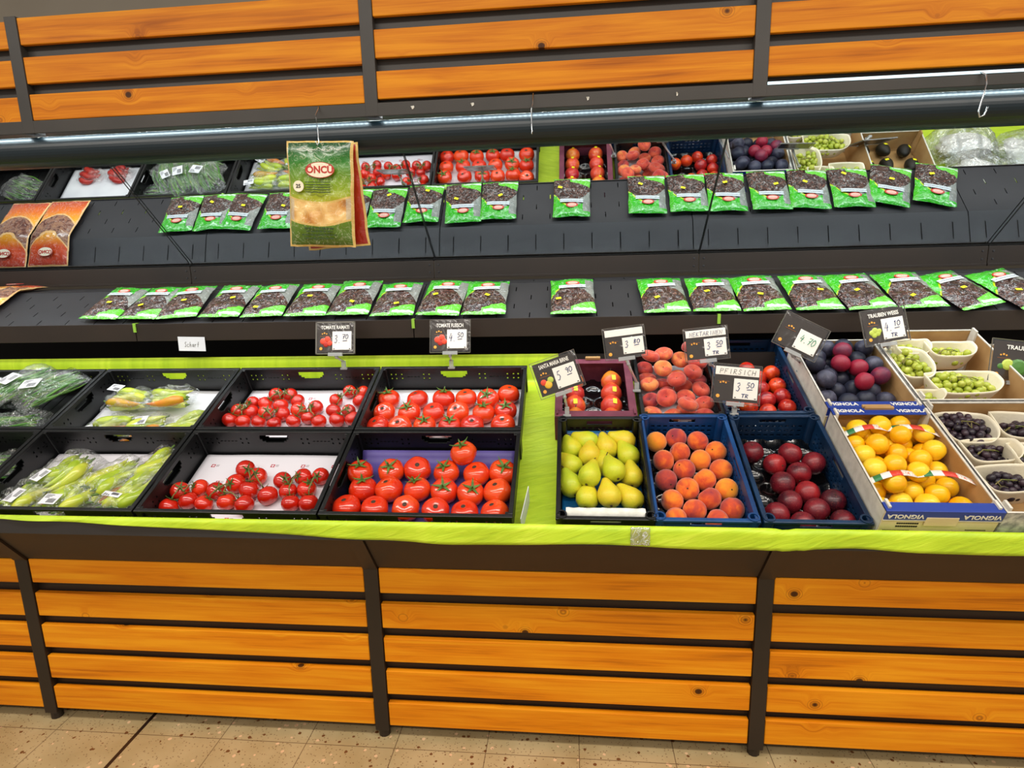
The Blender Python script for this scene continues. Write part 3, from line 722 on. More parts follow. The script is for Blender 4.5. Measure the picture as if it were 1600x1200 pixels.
# vine tomatoes
def trusses(groups, r, bx, where, group):
    allp = [];
    for gset in groups:
        for q in gset:
            allp.append([q[0], q[1], FL+r*.92+(q[2] if len(q) > 2 else 0)])
    RS = [r*(1+rnd.uniform(-.08, .05)) for _ in allp]; relax(allp, RS, list(bx)+[.92]); k = 0
    for gi, gset in enumerate(groups):
        Q = allp[k:k+len(gset)]; R_ = RS[k:k+len(gset)]; k += len(gset)
        c = D(sum(p[0] for p in Q)/len(Q), sum(p[1] for p in Q)/len(Q), FL); t = empty('vine_tomatoes', c)
        tag(t, gset_label(gi, where), 'tomatoes', group)
        ctr_ = sum((D(*p) for p in Q), Vector())/len(Q)-c+Vector((0, -sin(T0), cos(T0)))*r*.95; mb = MB()
        xs = sorted(range(len(Q)), key=lambda i: Q[i][0]); spine = []
        for i in xs:
            pc = D(*Q[i])-c; spine.append(pc*.45+ctr_*.55+Vector((0, 0, r*.45)))
        mb.tube(spine, .0028, 6)
        for i in range(len(Q)):
            pc = D(*Q[i])-c; top = pc+Vector((0, -sin(T0), cos(T0)))*R_[i]*.5; sp = spine[xs.index(i)]
            d = (sp-pc); d.normalize(); att = pc+d*R_[i]*.86; mb.tube([sp, (sp+att)/2+Vector((0, 0, .004)), att], .002, 5)
            o = VT if VT.name not in USED else VT.copy()
            if o is not VT: C.objects.link(o)
            USED.add(VT.name); o.parent = t; o.location = pc; o.rotation_euler = d.to_track_quat('Z', 'Y').to_euler(); o.scale = [R_[i]/.03]*3
            cx = VC if VC.name not in USED else VC.copy()
            if cx is not VC: C.objects.link(cx)
            USED.add(VC.name); cx.parent = o
        mb.build('vine', VINE, t, smooth=True)
def gset_label(gi, where): return 'truss of red vine tomatoes, %s from left in the %s' % (ORD[gi], where)
VT = MB().lathe(ball(.03, .93, 10, .12, .04), 18).build('tomato', TOMV, smooth=True)
VC = calyx(MB(), .022, .0245, 5, seed=9).build('calyx', STEM, solid=.0006)
trusses([[(-0.912, 0.103), (-0.889, 0.160), (-0.843, 0.115), (-0.823, 0.176, 0.01)], [(-0.778, 0.116), (-0.748, 0.166, 0.01), (-0.696, 0.117), (-0.628, 0.112), (-0.700, 0.195, 0.012)], [(-0.645, 0.233), (-0.646, 0.173), (-0.689, 0.257, 0.02), (-0.561, 0.145)], [(-0.535, 0.214, 0.01), (-0.501, 0.172), (-0.467, 0.115), (-0.471, 0.237)], [(-0.409, 0.241), (-0.437, 0.177), (-0.408, 0.112)]],
          .0328, (-.92, -.335, .012, .385), 'front crate', 'vine tomato trusses in the front crate')
trusses([[(-0.901, 0.548), (-0.882, 0.604, 0.012), (-0.838, 0.543), (-0.820, 0.591, 0.01), (-0.843, 0.659, 0.01)], [(-0.782, 0.653, 0.01), (-0.760, 0.704, 0.02), (-0.712, 0.634, 0.012), (-0.702, 0.706, 0.01), (-0.655, 0.670)], [(-0.765, 0.543), (-0.764, 0.593, 0.008), (-0.694, 0.538), (-0.686, 0.578, 0.012)], [(-0.632, 0.608), (-0.620, 0.543), (-0.570, 0.568), (-0.562, 0.616, 0.01), (-0.521, 0.538)], [(-0.454, 0.734), (-0.494, 0.675), (-0.394, 0.728), (-0.391, 0.669), (-0.480, 0.603)], [(-0.419, 0.605, 0.01), (-0.446, 0.548), (-0.390, 0.553)]],
        .0300, (-.92, -.335, .415, .785), 'back crate', 'vine tomato trusses in the back crate')
# peaches
pk = [stone('peach', PEACH, .0365, .95, .12) for _ in range(2)]
lay([(0.836, 0.460), (0.776, 0.418), (0.897, 0.412), (0.838, 0.369), (0.957, 0.379), (0.777, 0.321), (0.897, 0.316), (0.838, 0.277), (0.960, 0.282), (0.777, 0.223), (0.900, 0.228), (0.840, 0.192), (0.961, 0.185), (0.777, 0.131), (0.905, 0.142), (0.849, 0.106), (0.968, 0.105), (0.782, 0.074), (0.915, 0.077)],
    pk, .0370, (.712, .99, .012, .47), 'orange red peach', 'the blue crate', 'peach', 'peaches in the blue crate', (2, 2, 3, 3, 3, 3, 3), full=True, n0=FL+.004, sv=.03, mr=.0365)
pf = [stone('flat_peach', FLATP, .0355, .62, .42, .05) for _ in range(2)]
lay([(0.794, 0.835, 0.02), (0.820, 0.765, 0.03), (0.894, 0.800, 0.02), (0.910, 0.748, 0.03), (0.958, 0.811, 0.02), (0.765, 0.711, 0.02), (0.856, 0.694, 0.02), (0.947, 0.697, 0.01), (0.743, 0.656), (0.815, 0.637, 0.01), (0.906, 0.632, 0.01), (0.858, 0.583, 0.03), (0.766, 0.597), (0.933, 0.596), (0.886, 0.888, 0.03), (0.759, 0.947), (0.807, 0.907, 0.01), (0.746, 0.882), (0.745, 0.803), (0.937, 0.902), (0.827, 0.590), (0.787, 0.670), (0.949, 0.647, 0.01), (0.884, 0.680), (0.777, 0.808), (1.002, 0.767), (0.852, 0.898), (0.982, 0.943)],
    pf, .0375, (.725, .995, .505, .885), 'red flat peach', 'the low black crate', 'peach', 'flat peaches in the low black crate', (4, 4, 4, 4, 4, 4, 4), tilt=.42, flat=.62, n0=-.085, mr=.0355)
# red pears
rp = MB().lathe([(.0002, -.036), (.012, -.038), (.028, -.030), (.038, -.010), (.037, .008), (.028, .024), (.018, .034), (.010, .040), (.0002, .040)], 20).build('red_pear', REDPEAR, smooth=True)
MB().tube([(0, 0, .038), (.002, 0, .048), (.005, .002, .056)], .0018, 6).build('stalk', BROWNST, rp)
MB().box(-.007, .007, -.0007, .0007, -.010, .010).build('price_sticker', YSTICK, rp, loc=(.004, -.0388, -.004), rot=(0, 0, .1), bevel=.0006)
k = 0
for ri, s in enumerate((.535, .613, .691, .769)):
    for ci, x in enumerate((.478, .610)):
        o = take(rp); o.scale = [1.08]*3; o.location = D(x+.004*ri*(1 if ci else -.6), s, -.119+.052); o.rotation_euler = (T0-1.15+rnd.uniform(-.1, .1), rnd.uniform(-.15, .15), rnd.uniform(-.15, .15))
        tag(o, 'round red pear with yellow sticker, %s row of the maroon box, %s' % (('front', 'second', 'third', 'back')[ri], ('left side', 'right side')[ci]), 'pear', 'red pears in the maroon box')
# nectarines back
nk = [stone('nectarine', NECT, .034, .97, .12) for _ in range(2)]
NB = [(1.10, .56), (1.10, .70), (1.172, .63), (1.30-.01, .63), (1.23, .70), (1.24, .575), (1.11, .63), (1.18, .545), (1.27, .525)]
lay([(1.204, 0.734), (1.203, 0.646), (1.247, 0.689), (1.258, 0.611), (1.116, 0.611), (1.147, 0.608), (1.203, 0.797), (1.307, 0.721), (1.076, 0.619), (1.129, 0.756), (1.262, 0.818), (1.174, 0.842)],
    nk, .0345, (1.02, 1.29, .505, .95), 'orange red nectarine', 'the back navy crate', 'nectarine', 'nectarines in the back navy crate', (4, 4, 4), full=True, n0=FL+.004)
dk = [stone('nectarine', DNECT, .0365, .97, .12) for _ in range(2)]
lay([(1.072, 0.362), (1.197, 0.354), (1.131, 0.305), (1.252, 0.311), (1.197, 0.264), (1.135, 0.215), (1.190, 0.169), (1.142, 0.134), (1.258, 0.137), (1.210, 0.096), (1.096, 0.093), (1.151, 0.066), (1.281, 0.083)],
    dk, .0378, (1.02, 1.30, .012, .47), 'dark red nectarine', 'the front navy crate', 'nectarine', 'dark nectarines in the front navy crate', (4, 3, 3, 3), full=True, n0=FL+.004, mr=.0365)
# plums
pd = [MB().lathe(ball(.031, 1.08, 10, .06), 16, mod=lambda p, a, t: groove(p, a, t, .031, .04)).build('plum', PLUMD, smooth=True)]
pr_ = [MB().lathe(ball(.031, 1.08, 10, .06), 16, mod=lambda p, a, t: groove(p, a, t, .031, .04)).build('plum', PLUMR, smooth=True)]
RED = {6, 7, 12, 13, 5}
lay([(1.332, 0.774), (1.322, 0.721), (1.382, 0.786), (1.494, 0.872), (1.556, 0.864), (1.474, 0.786, 0.02), (1.436, 0.705, 0.035), (1.514, 0.721, 0.015), (1.405, 0.773), (1.324, 0.703), (1.380, 0.726), (1.378, 0.653, 0.02), (1.478, 0.652, 0.02), (1.554, 0.679, 0.02), (1.430, 0.633, 0.01), (1.481, 0.627, 0.01), (1.551, 0.632, 0.01), (1.327, 0.630), (1.578, 0.777), (1.451, 0.854), (1.548, 0.917), (1.479, 0.918), (1.606, 0.801), (1.277, 0.653), (1.604, 0.902), (1.538, 0.707), (1.419, 0.697), (1.304, 0.843), (1.369, 0.855), (1.444, 0.919), (1.594, 0.970), (1.545, 0.992), (1.350, 0.908), (1.650, 0.969), (1.434, 1.002), (1.505, 1.042)], None, .0325, (1.325, 1.60, .455, .845), lambda i: 'red plum' if i in RED else 'dusty dark plum', 'the back plum box', 'plum', 'plums in the blue flapped box', (6, 6, 6, 6, 6, 6), full=True, n0=-.045, mr=.031, pick=lambda i: (pr_ if i in RED else pd)[0])
# yellow plums
yp = [MB().lathe(ball(.033, .98, 10, .07), 16, mod=lambda p, a, t: groove(p, a, t, .033, .05)).build('yellow_plum', YEL, smooth=True)]
lay([(1.393, 0.441, 0.02), (1.454, 0.461, 0.02), (1.493, 0.437, 0.02), (1.544, 0.427, 0.02), (1.340, 0.385, 0.02), (1.341, 0.328, 0.035), (1.393, 0.359, 0.02), (1.442, 0.360, 0.035), (1.550, 0.368, 0.02), (1.480, 0.315, 0.04), (1.569, 0.326, 0.03), (1.386, 0.260, 0.04), (1.485, 0.270, 0.035), (1.327, 0.245, 0.03), (1.525, 0.316, 0.02), (1.444, 0.229, 0.035), (1.533, 0.234, 0.035), (1.330, 0.177, 0.035), (1.408, 0.197, 0.035), (1.459, 0.171, 0.035), (1.387, 0.226, 0.01), (1.369, 0.168, 0.01), (1.391, 0.134, 0.03), (1.323, 0.106, 0.02), (1.582, 0.224, 0.03), (1.503, 0.123, 0.02), (1.545, 0.128, 0.02), (1.537, 0.184, 0.015), (1.579, 0.182, 0.01), (1.412, 0.337), (1.304, 0.204), (1.454, 0.329), (1.303, 0.158), (1.464, 0.145), (1.562, 0.312), (1.417, 0.119), (1.575, 0.107, 0.02), (1.629, 0.193)], yp, .0325, (1.326, 1.606, .005, .415), 'yellow plum', 'the front fruit box', 'plum', 'yellow plums in the front box', (6, 6, 6, 5, 5, 5, 5), full=True, n0=-.045, sv=.06, mr=.033)
for i, (x, s) in enumerate(((1.394, .0), (1.539, .0), (1.394, .205), (1.539, .205))):
    t = empty('plastic_punnet'); mb = MB(); w_, d_, h_ = .138, .2, .065
    def pf_(u, v):
        a = u*2*pi; e = .35; ca, sa = cos(a), sin(a); X = math.copysign(abs(ca)**e, ca); Yy = math.copysign(abs(sa)**e, sa)
        k_ = .86+.14*v; return (X*w_/2*k_, d_/2+Yy*d_/2*k_, h_*v+.0)
    mb.grid(pf_, 48, 8, cu=True); n = len(mb.v); mb.build('tub', CLEAR, t, smooth=True)
    fx = (-1 if i % 2 == 0 else 1)*.0
    b = MB().grid(lambda u, v: ((u-.5)*.145, .13+(v-.5)*.022-.03*(u-.5)*(1 if i % 2 else -1), .084+.030*cos((u-.5)*2.6)), 16, 1).build('printed_band', BANDM, t, smooth=True, solid=.0006)
    place(t, x, s, -.0475, 'clear punnet of yellow plums with printed band, %s of the front box' % ('front left', 'front right', 'back left', 'back right')[i], 'punnet', 'punnets in the yellow plum box')
for i, x in enumerate((1.392, 1.535)):
    t = empty('plastic_punnet'); w_, d_, h_ = .138, .36, .065
    MB().grid(pf_, 48, 8, cu=True).build('tub', CLEAR, t, smooth=True)
    place(t, x, .46, -.0475, 'clear punnet of dark plums, %s half of the back plum box' % ('left', 'right')[i], 'punnet')
# pears
PPROF = [(.0002, -.033), (.010, -.036), (.024, -.031), (.035, -.016), (.0375, 0), (.034, .016), (.027, .030), (.020, .043), (.0145, .055), (.010, .062), (.0002, .065)]
def pear(k):
    rr = random.Random(k); bx_, by_ = rr.uniform(-.08, .08), rr.uniform(-.08, .08)
    o = MB().lathe(PPROF, 22, mod=lambda p, a, t: Vector((p.x*(1+.03*sin(3*a+k))+bx_*t*t*.12, p.y*(1+.03*cos(2*a+k))+by_*t*t*.12, p.z))).build('pear', PEARM, smooth=True)
    MB().tube([(bx_*.12, by_*.12, .062), (bx_*.12+.003, by_*.12, .072), (.008+bx_*.12, .002, .080)], .0016, 6).build('stalk', BROWNST, o)
    MB().lathe([(.0045, -.0355), (.0035, -.0375), (.0002, -.0365)], 8).build('blossom_end', BROWNST, o); return o
PE = [pear(i) for i in range(3)]
pl = [(0.513, 0.443, 150, 0), (0.467, 0.395, 115, 0), (0.633, 0.440, 165, 0), (0.582, 0.403, 105, 0), (0.656, 0.348, 120, 0), (0.523, 0.325, 92, 0.02), (0.458, 0.304, 130, 0.01), (0.566, 0.306, 100, 0), (0.607, 0.240, 110, 0.05), (0.513, 0.203, 70, 0.05), (0.656, 0.246, 85, 0), (0.464, 0.200, 110, 0), (0.519, 0.156, 80, 0), (0.576, 0.145, 95, 0.03), (0.650, 0.149, 120, 0.01)]
P = []
for q in pl:
    P.append([q[0], q[1], FL+.036+q[3]])
relax(P, [.0365]*len(P), [.425, .698, .05, .455, 1.0], 40)
order = sorted(range(len(P)), key=lambda i: P[i][1]); k = 0
for ri, c in enumerate((4, 4, 4, 3)):
    row = sorted(order[k:k+c], key=lambda i: P[i][0]); k += c
    for ci, i in enumerate(row):
        o = take(PE[i % 3]); a = radians(pl[i][2]); d = Vector((cos(a), sin(a), .18)); d.normalize()
        M = Matrix.Rotation(T0, 3, 'X')@d.to_track_quat('Z', 'Y').to_matrix()@Matrix.Rotation(rnd.uniform(0, 6), 3, 'Z'); o.location = D(*P[i]); o.rotation_euler = M.to_euler(); o.scale = [1.02]*3
        tag(o, 'yellow green pear, %s from left in %s row of the teal lined crate' % (ORD[ci], 'front' if ri == 0 else ORD[ri]), 'pear', 'pears in the teal lined crate')
o = MB().grid(lambda u, v: ((u-.5)*.235, .0+.042*(.5-.5*cos(v*2*pi))*1.0, .034+.034*sin(v*2*pi)*1.0+.004*noise.noise(Vector((u*14, v*5, 3)))), 30, 16, cv=True).build('packing_paper', TISSUE, smooth=True)
place(o, .562, .014, -.068, 'folded white tissue roll at the front of the pear crate', 'paper')
# grapes
def basket(L, W, H, seed):
    def f(u, v):
        a = u*2*pi; ca, sa = cos(a), sin(a); e = .62; X = math.copysign(abs(ca)**e, ca)*L/2; Yy = math.copysign(abs(sa)**e, sa)*W/2
        k_ = (.62+.38*v**.7) if v > 0.02 else 0.0; hh = H*(1+.28*abs(ca)**4); w_ = 1+.02*noise.noise(Vector((ca*3, sa*3, seed)))
        if v < .15: return (X*.62*(v/.15), Yy*.62*(v/.15), .002)
        t = (v-.15)/.85; return (X*(.62+.38*t**.6)*w_, Yy*(.62+.38*t**.6)*w_, .002+hh*t**1.2)
    return MB().grid(f, 48, 12, cu=True).build('paper_basket', CREAM, smooth=True, solid=.003)
GW = MB().lathe(ball(.0128, 1.1, 8), 14).build('grape', GRAPEW, smooth=True)
GD = MB().lathe(ball(.0112, 1.2, 8), 14).build('grape', GRAPED, smooth=True)
def bunch(x, s, n, L, W, N, proto, r, label, group, seed, rz=0, Hh=.04):
    t = empty('grape_bunch', D(x, s, n), (T0, 0, rz)); rr = random.Random(seed); P = []
    for i in range(N):
        a = rr.uniform(0, 2*pi); q = math.sqrt(rr.random()); P.append([cos(a)*q*L/2, sin(a)*q*W/2, r+rr.random()*Hh*(1-q*.7)])
    for _ in range(40):
        for i in range(N):
            for j in range(i+1, N):
                d = [P[j][k]-P[i][k] for k in range(3)]; l = math.sqrt(sum(c*c for c in d)) or 1e-4
                if l < 2*r:
                    w_ = (2*r-l)/2/l
                    for k in range(3): P[i][k] -= d[k]*w_; P[j][k] += d[k]*w_
        for p in P:
            q = math.sqrt((p[0]/(L/2))**2+(p[1]/(W/2))**2)
            if q > 1: p[0] /= q; p[1] /= q
            p[2] = max(p[2]*.985, r)
    for p in P:
        g_ = proto if proto.name not in USED else proto.copy()
        if g_ is not proto: C.objects.link(g_)
        USED.add(proto.name); g_.parent = t; g_.location = p; g_.rotation_euler = (rr.uniform(0, 6), rr.uniform(0, 6), 0); g_.scale = [rr.uniform(.9, 1.05)]*3
    zt = max(p[2] for p in P); mb = MB(); mb.tube([(-L*.3, -.01, zt*.7), (-L*.1, .006, zt+.006), (L*.12, 0, zt+.008), (L*.3, .01, zt*.8)], .0018, 6)
    for k in range(5): a = rr.uniform(0, 6.28); mb.tube([(L*(k-2)*.1, 0, zt+.004), (L*(k-2)*.1+.015*cos(a), .015*sin(a), zt-.006)], .0012, 5)
    mb.build('stalk', VINE, t); return tag(t, label, 'grapes', group)
GB = [  # x, s, length, width, turn, colour, berries, label
    (1.708, 0.751, 0.135, 0.2, 0, 'w', 34, 'basket at the left of the green grape box'),
    (1.758, 0.938, 0.13, 0.1, 0, 'w', 12, 'basket in the back left corner of the green grape box'),
    (1.888, 0.834, 0.17, 0.1, 0, 'w', 14, 'basket in the back right corner of the green grape box'),
    (1.830, 0.622, 0.24, 0.13, 0.05, 'w', 56, 'long front basket of the green grape box'),
    (1.637, 0.549, 0.1, 0.06, 0, 'w', 8, 'small basket at front left of the green grape box'),
    (1.721, 0.406, 0.16, 0.15, 0, 'd', 70, 'basket in the back left corner of the dark grape box'),
    (1.893, 0.452, 0.17, 0.13, -0.1, 'd', 30, 'basket in the back right corner of the dark grape box'),
    (1.737, 0.272, 0.17, 0.1, 0.1, 'd', 26, 'middle basket of the dark grape box'),
    (1.699, 0.152, 0.19, 0.11, 0.1, 'd', 24, 'front basket of the dark grape box'),
    (1.843, 0.254, 0.12, 0.1, 0, 'd', 14, 'basket cut by the right photo edge in dark grape box'),]
for i, (x, s, L, W, rz, c, N, lab) in enumerate(GB):
    wcol = c == 'w'; lim = (1.635, 2.0); sl = (.488, .905) if wcol else (.0, .455)
    x = min(max(x, lim[0]+L/2), lim[1]-L/2); s = min(max(s, sl[0]+W/2), sl[1]-W/2)
    nn = -.046
    b = basket(L, W, .075, i); place(b, x, s, nn, 'cream paper %s' % lab, 'basket', None, rz)
    bunch(x, s, nn+.020+(.014 if N > 30 else .008), L*.84, W*.84, int(N*1.25), GW if wcol else GD, .0125 if wcol else .0110, '%s grapes in the %s' % ('pale green' if wcol else 'dark purple', lab), 'grape bunches', 20+i, rz, .075 if N > 30 else .045)
# avocados
av = MB().lathe([(.0002, -.038), (.018, -.036), (.031, -.022), (.034, -.004), (.030, .016), (.022, .034), (.013, .046), (.0002, .050)], 18).build('avocado', AVO, smooth=True)
MB().box(-.009, .009, -.0007, .0007, -.008, .008).build('price_sticker', YSTICK, av, loc=(.0, -.0338, .0), rot=(0, 0, 0), bevel=.0006)
for i, (x, s) in enumerate(((2.075, .588), (2.185, .574), (2.29, .59), (2.075, .70), (2.175, .69), (2.30, .70), (2.09, .80), (2.21, .80))):
    o = take(av); o.location = D(x, s, -.084); M = Matrix.Rotation(T0, 3, 'X')@Matrix.Rotation(-1.35, 3, 'X')@Matrix.Rotation(rnd.uniform(-.5, .5), 3, 'Z'); o.rotation_euler = (Matrix.Rotation(rnd.uniform(-.5, .5), 3, 'Z')@M).to_euler()
    tag(o, 'dark avocado with yellow sticker, %s in the %s row of the brown box' % (('left', 'middle', 'right')[min(int((x-2.02)/.11), 2)], ('front', 'second', 'back')[0 if s < .65 else 1 if s < .75 else 2]), 'avocado', 'avocados in the brown box')

# ------------------------------------------------------------------ bagged vegetables
def film_bag(L, W, H, seed, mat=FILM):
    def f(u, v):
        a = v*2*pi; e = max(0, 1-abs(2*u-1)**5); t = noise.noise(Vector((u*7, cos(a)*2+seed, sin(a)*2)))
        hh = H*(.12+.88*e)*(1+.3*t); return ((u-.5)*L, cos(a)*W/2*(.82+.18*e)*(1+.06*t), .002+hh*.5+sin(a)*hh*.5+.004*t)
    return MB().grid(f, 40, 26, cv=True).build('film', mat, smooth=True)
def pepper(seed, mat, L=.15):
    rr = random.Random(seed); b = rr.uniform(-.02, .02); pts = [((t-.5)*L, b*sin(t*pi), .003*sin(t*7)) for t in [i/9 for i in range(10)]]
    return MB().tube(pts, [.011, .018, .021, .020, .018, .016, .0135, .010, .006, .001], 12)
PG = [pepper(i, None).build('pepper', PEPG, smooth=True) for i in range(2)]+[pepper(5, None).build('pepper', PEPO, smooth=True)]
for q in PG: MB().tube([(-.074, 0, 0), (-.082, .003, .002), (-.094, .006, .006)], [.006, .004, .003], 7).build('stalk', STEM, q)
def price_label(parent, x, y, z, w, h, rz=0, bar=True):
    l = MB().box(-w/2, w/2, -h/2, h/2, 0, .0008).build('price_label', WHITEP, parent, (x, y, z), (0, 0, rz)); mb = MB()
    for i in range(14): mb.box(-w*.1+i*w*.035, -w*.1+i*w*.035+w*(.012 if i % 3 else .022), -h*.38, h*.02, .0008, .0012)
    for r in range(3): mb.box(-w*.42, -w*.42+w*(.5-.1*r), h*(.34-r*.12), h*(.34-r*.12)+h*.05, .0008, .0012)
    mb.build('label_print', INK, l); return l
def bag(name, kids, L, W, H, x, s, n, rz, label, cat, seed, tilt=0, protos=None, spread=.7, ln=True, lab=None, group=None):
    t = empty(name); film_bag(L, W, H, seed).parent = t; rr = random.Random(seed)
    for i in range(kids):
        pr = protos[-1] if (len(protos) > 1 and i == 4 and seed % 2 == 0) else protos[0]
        if rr.random() < .5 and len(protos) > 2 and i != 4: pr = protos[1]
        o = pr if pr.name not in USED else copy_tree(pr); USED.add(pr.name); o.parent = t
        rows_ = max(1, int(kids*.6)); y = ((i % rows_)/(max(1, rows_-1))-.5)*W*spread; z = H*.30+(H*.38 if i >= rows_ else 0)
        o.location = (rr.uniform(-.02, .02), y, z); o.rotation_euler = (rr.uniform(0, 6) if False else rr.uniform(-.3, .3), 0, rr.uniform(-.14, .14)+(pi if rr.random() < .3 else 0))
    if lab: price_label(t, *lab)
    t.location = D(x, s, n); t.rotation_euler = (Matrix.Rotation(T0, 3, 'X')@Matrix.Rotation(rz, 3, 'Z')@Matrix.Rotation(tilt, 3, 'Y')).to_euler(); tag(t, label, cat, group); return t
PB = 'bagged peppers'
for (x, s, n, rz, lab, tl, lb) in (
    (-1.43, .13, -.108, .95, 'film bag of pale peppers at the left end of the front pepper crate', 0, (-.03, -.02, .070, .06, .04, .4)),
    (-1.335, .21, -.075, 1.05, 'film bag of peppers lying on the pile left of the middle, front pepper crate', .0, (-.06, .0, .070, .055, .04, .2)),
    (-1.265, .14, -.108, 1.15, 'film bag of peppers with barcode label near the middle of the front crate', 0, (-.065, -.005, .070, .06, .045, -1.2)),
    (-1.16, .20, -.095, 1.0, 'film bag of fat pale peppers right of the middle of the front crate', 0, None),
    (-1.045, .27, -.108, .9, 'film bag of pale peppers at the back right corner of the front crate', 0, None),
    (-1.06, .15, -.108, 1.1, 'film bag with one orange pepper beside the right wall of the front crate', 0, (-.05, .0, .068, .02, .07, .3))):
    bag('pepper_bag', 9, .245, .155, .064, x, s, n, rz, lab, 'bag', int(x*-100), tl, PG, lab=lb, group=PB)
for (x, s, n, rz, lab, lb) in (
    (-1.37, .65, -.085, .0, 'film bag with an orange pepper at the left back of the back crate', (-.07, .04, .058, .06, .04, -.2)),
    (-1.20, .655, -.080, .12, 'film bag of long pale peppers in the middle of the back pepper crate', None),
    (-1.37, .50, -.110, .5, 'film bag of peppers at the front left of the back crate', (-.08, .0, .05, .055, .04, .1)),
    (-1.22, .49, -.110, .6, 'film bag of peppers at the front middle of the back crate', (-.0, .02, .058, .05, .05, -.4)),
    (-1.06, .50, -.110, .7, 'film bag of peppers at the front right of the back crate', (-.06, .0, .056, .055, .035, -.3))):
    bag('pepper_bag', 7, .215, .13, .058, x, s, n, rz, lab, 'bag', int(x*-130), 0, PG, lab=lb, group=PB)
BN = []
for i in range(3):
    rr = random.Random(i+40); pts = [((t-.5)*.2, .016*sin(t*3+i), .006*sin(t*5+i)) for t in [k/7 for k in range(8)]]
    BN.append(MB().tube(pts, [.002, .0042, .0045, .0045, .0045, .004, .003, .0012], 7).build('bean', BEANM if i < 2 else PEPG, smooth=True))
for (x, s, n, rz, W, lab, lb, sd) in (
    (-1.97, .62, -.04, 1.0, .17, 'film bag of green beans at the left photo edge', (.04, .0, .068, .07, .05, 0), 1),
    (-1.84, .68, -.02, 1.05, .17, 'film bag of beans leaning on the back rim of the far left crate', (-.03, .0, .07, .07, .06, .2), 2),
    (-1.70, .66, -.03, 1.0, .18, 'film bag of dark green beans beside the pepper crate', (-.05, .03, .068, .07, .06, -.8), 3),
    (-1.80, .50, -.09, .3, .13, 'film bag of beans along the front wall of the far left crate', None, 4),
    (-2.00, .49, -.09, .2, .13, 'film bag of beans in the front left corner of the far left crate', None, 5)):
    bag('bean_bag', 20, .27, W, .06, x, s, n, rz, lab, 'bag', sd, 0, BN, .8, lab=lb, group='bagged beans')
bag('greens_bag', 20, .3, .2, .07, -2.98, .62, -.105, .4, 'film bag of green stalks in the leftmost mirrored crate', 'bag', 66, 0, BN, .8, group='bagged greens')
for i, (x, s) in enumerate(((-1.68, .10), (-1.68, .27), (-1.90, .2))):
    bag('greens_bag', 20, .24, .15, .05, x, s, -.105, .4, 'film bag of green stalks in the cut off front crate, %s' % ('nearest the shopper', 'by the back wall', 'furthest left')[i], 'bag', 60+i, 0, BN, .8, group='bagged greens')
CH = [pepper(70+i, None, .09).build('chili', CHILI, smooth=True) for i in range(2)]
for i, x in enumerate((-2.58, -2.38)): bag('chili_bag', 12, .18, .11, .04, x, .50, -.108, .1, 'film bag of red chili peppers seen in the mirror, %s one' % ('left', 'right')[i], 'bag', 80+i, 0, CH, .7, group='bagged chilis')
def leafy(x, s, label, sd):
    t = empty('herb_bag'); film_bag(.26, .2, .06, sd).parent = t; rr = random.Random(sd)
    pts = []
    for i in range(16):
        a = rr.uniform(-.3, .3); y = rr.uniform(-.07, .07); z = rr.uniform(.01, .045)
        mb = MB().grid(lambda u, v: ((u-.5)*.2, y+a*(u-.5)*.1+(v-.5)*.02*sin(pi*u), z+.006*sin(u*9+i)), 12, 2); mb.build('leaf', LEAFM, t, smooth=True)
    t.location = D(x, s, -.11); t.rotation_euler = (T0, 0, 0); tag(t, label, 'bag')
leafy(-2.03, .72, 'film bag of leafy herbs at the back of the far left crate', 91)
for i, (x, s) in enumerate(((2.60, .58), (2.62, .80), (2.86, .68))):
    t = empty('plastic_bag'); film_bag(.34, .25, .13, 100+i, FILMW).parent = t; MB().grid(lambda u, v: (cos(u*2*pi)*.13*sin(v*pi)*(1+.25*noise.noise(Vector((u*9, v*9, i)))), sin(u*2*pi)*.09*sin(v*pi), .055+.045*cos(v*pi)*(1+.4*noise.noise(Vector((u*12, v*7, i+3))))), 40, 20, cu=True, flip=True).build('contents', TISSUE, t, smooth=True)
    t.location = D(x, s, -.128); t.rotation_euler = (T0, 0, .4*i); tag(t, 'crinkled clear bag with white contents in the mirror at far right, %s' % ('front one', 'back one', 'rightmost one')[i], 'bag', 'crinkled bags at the far right')

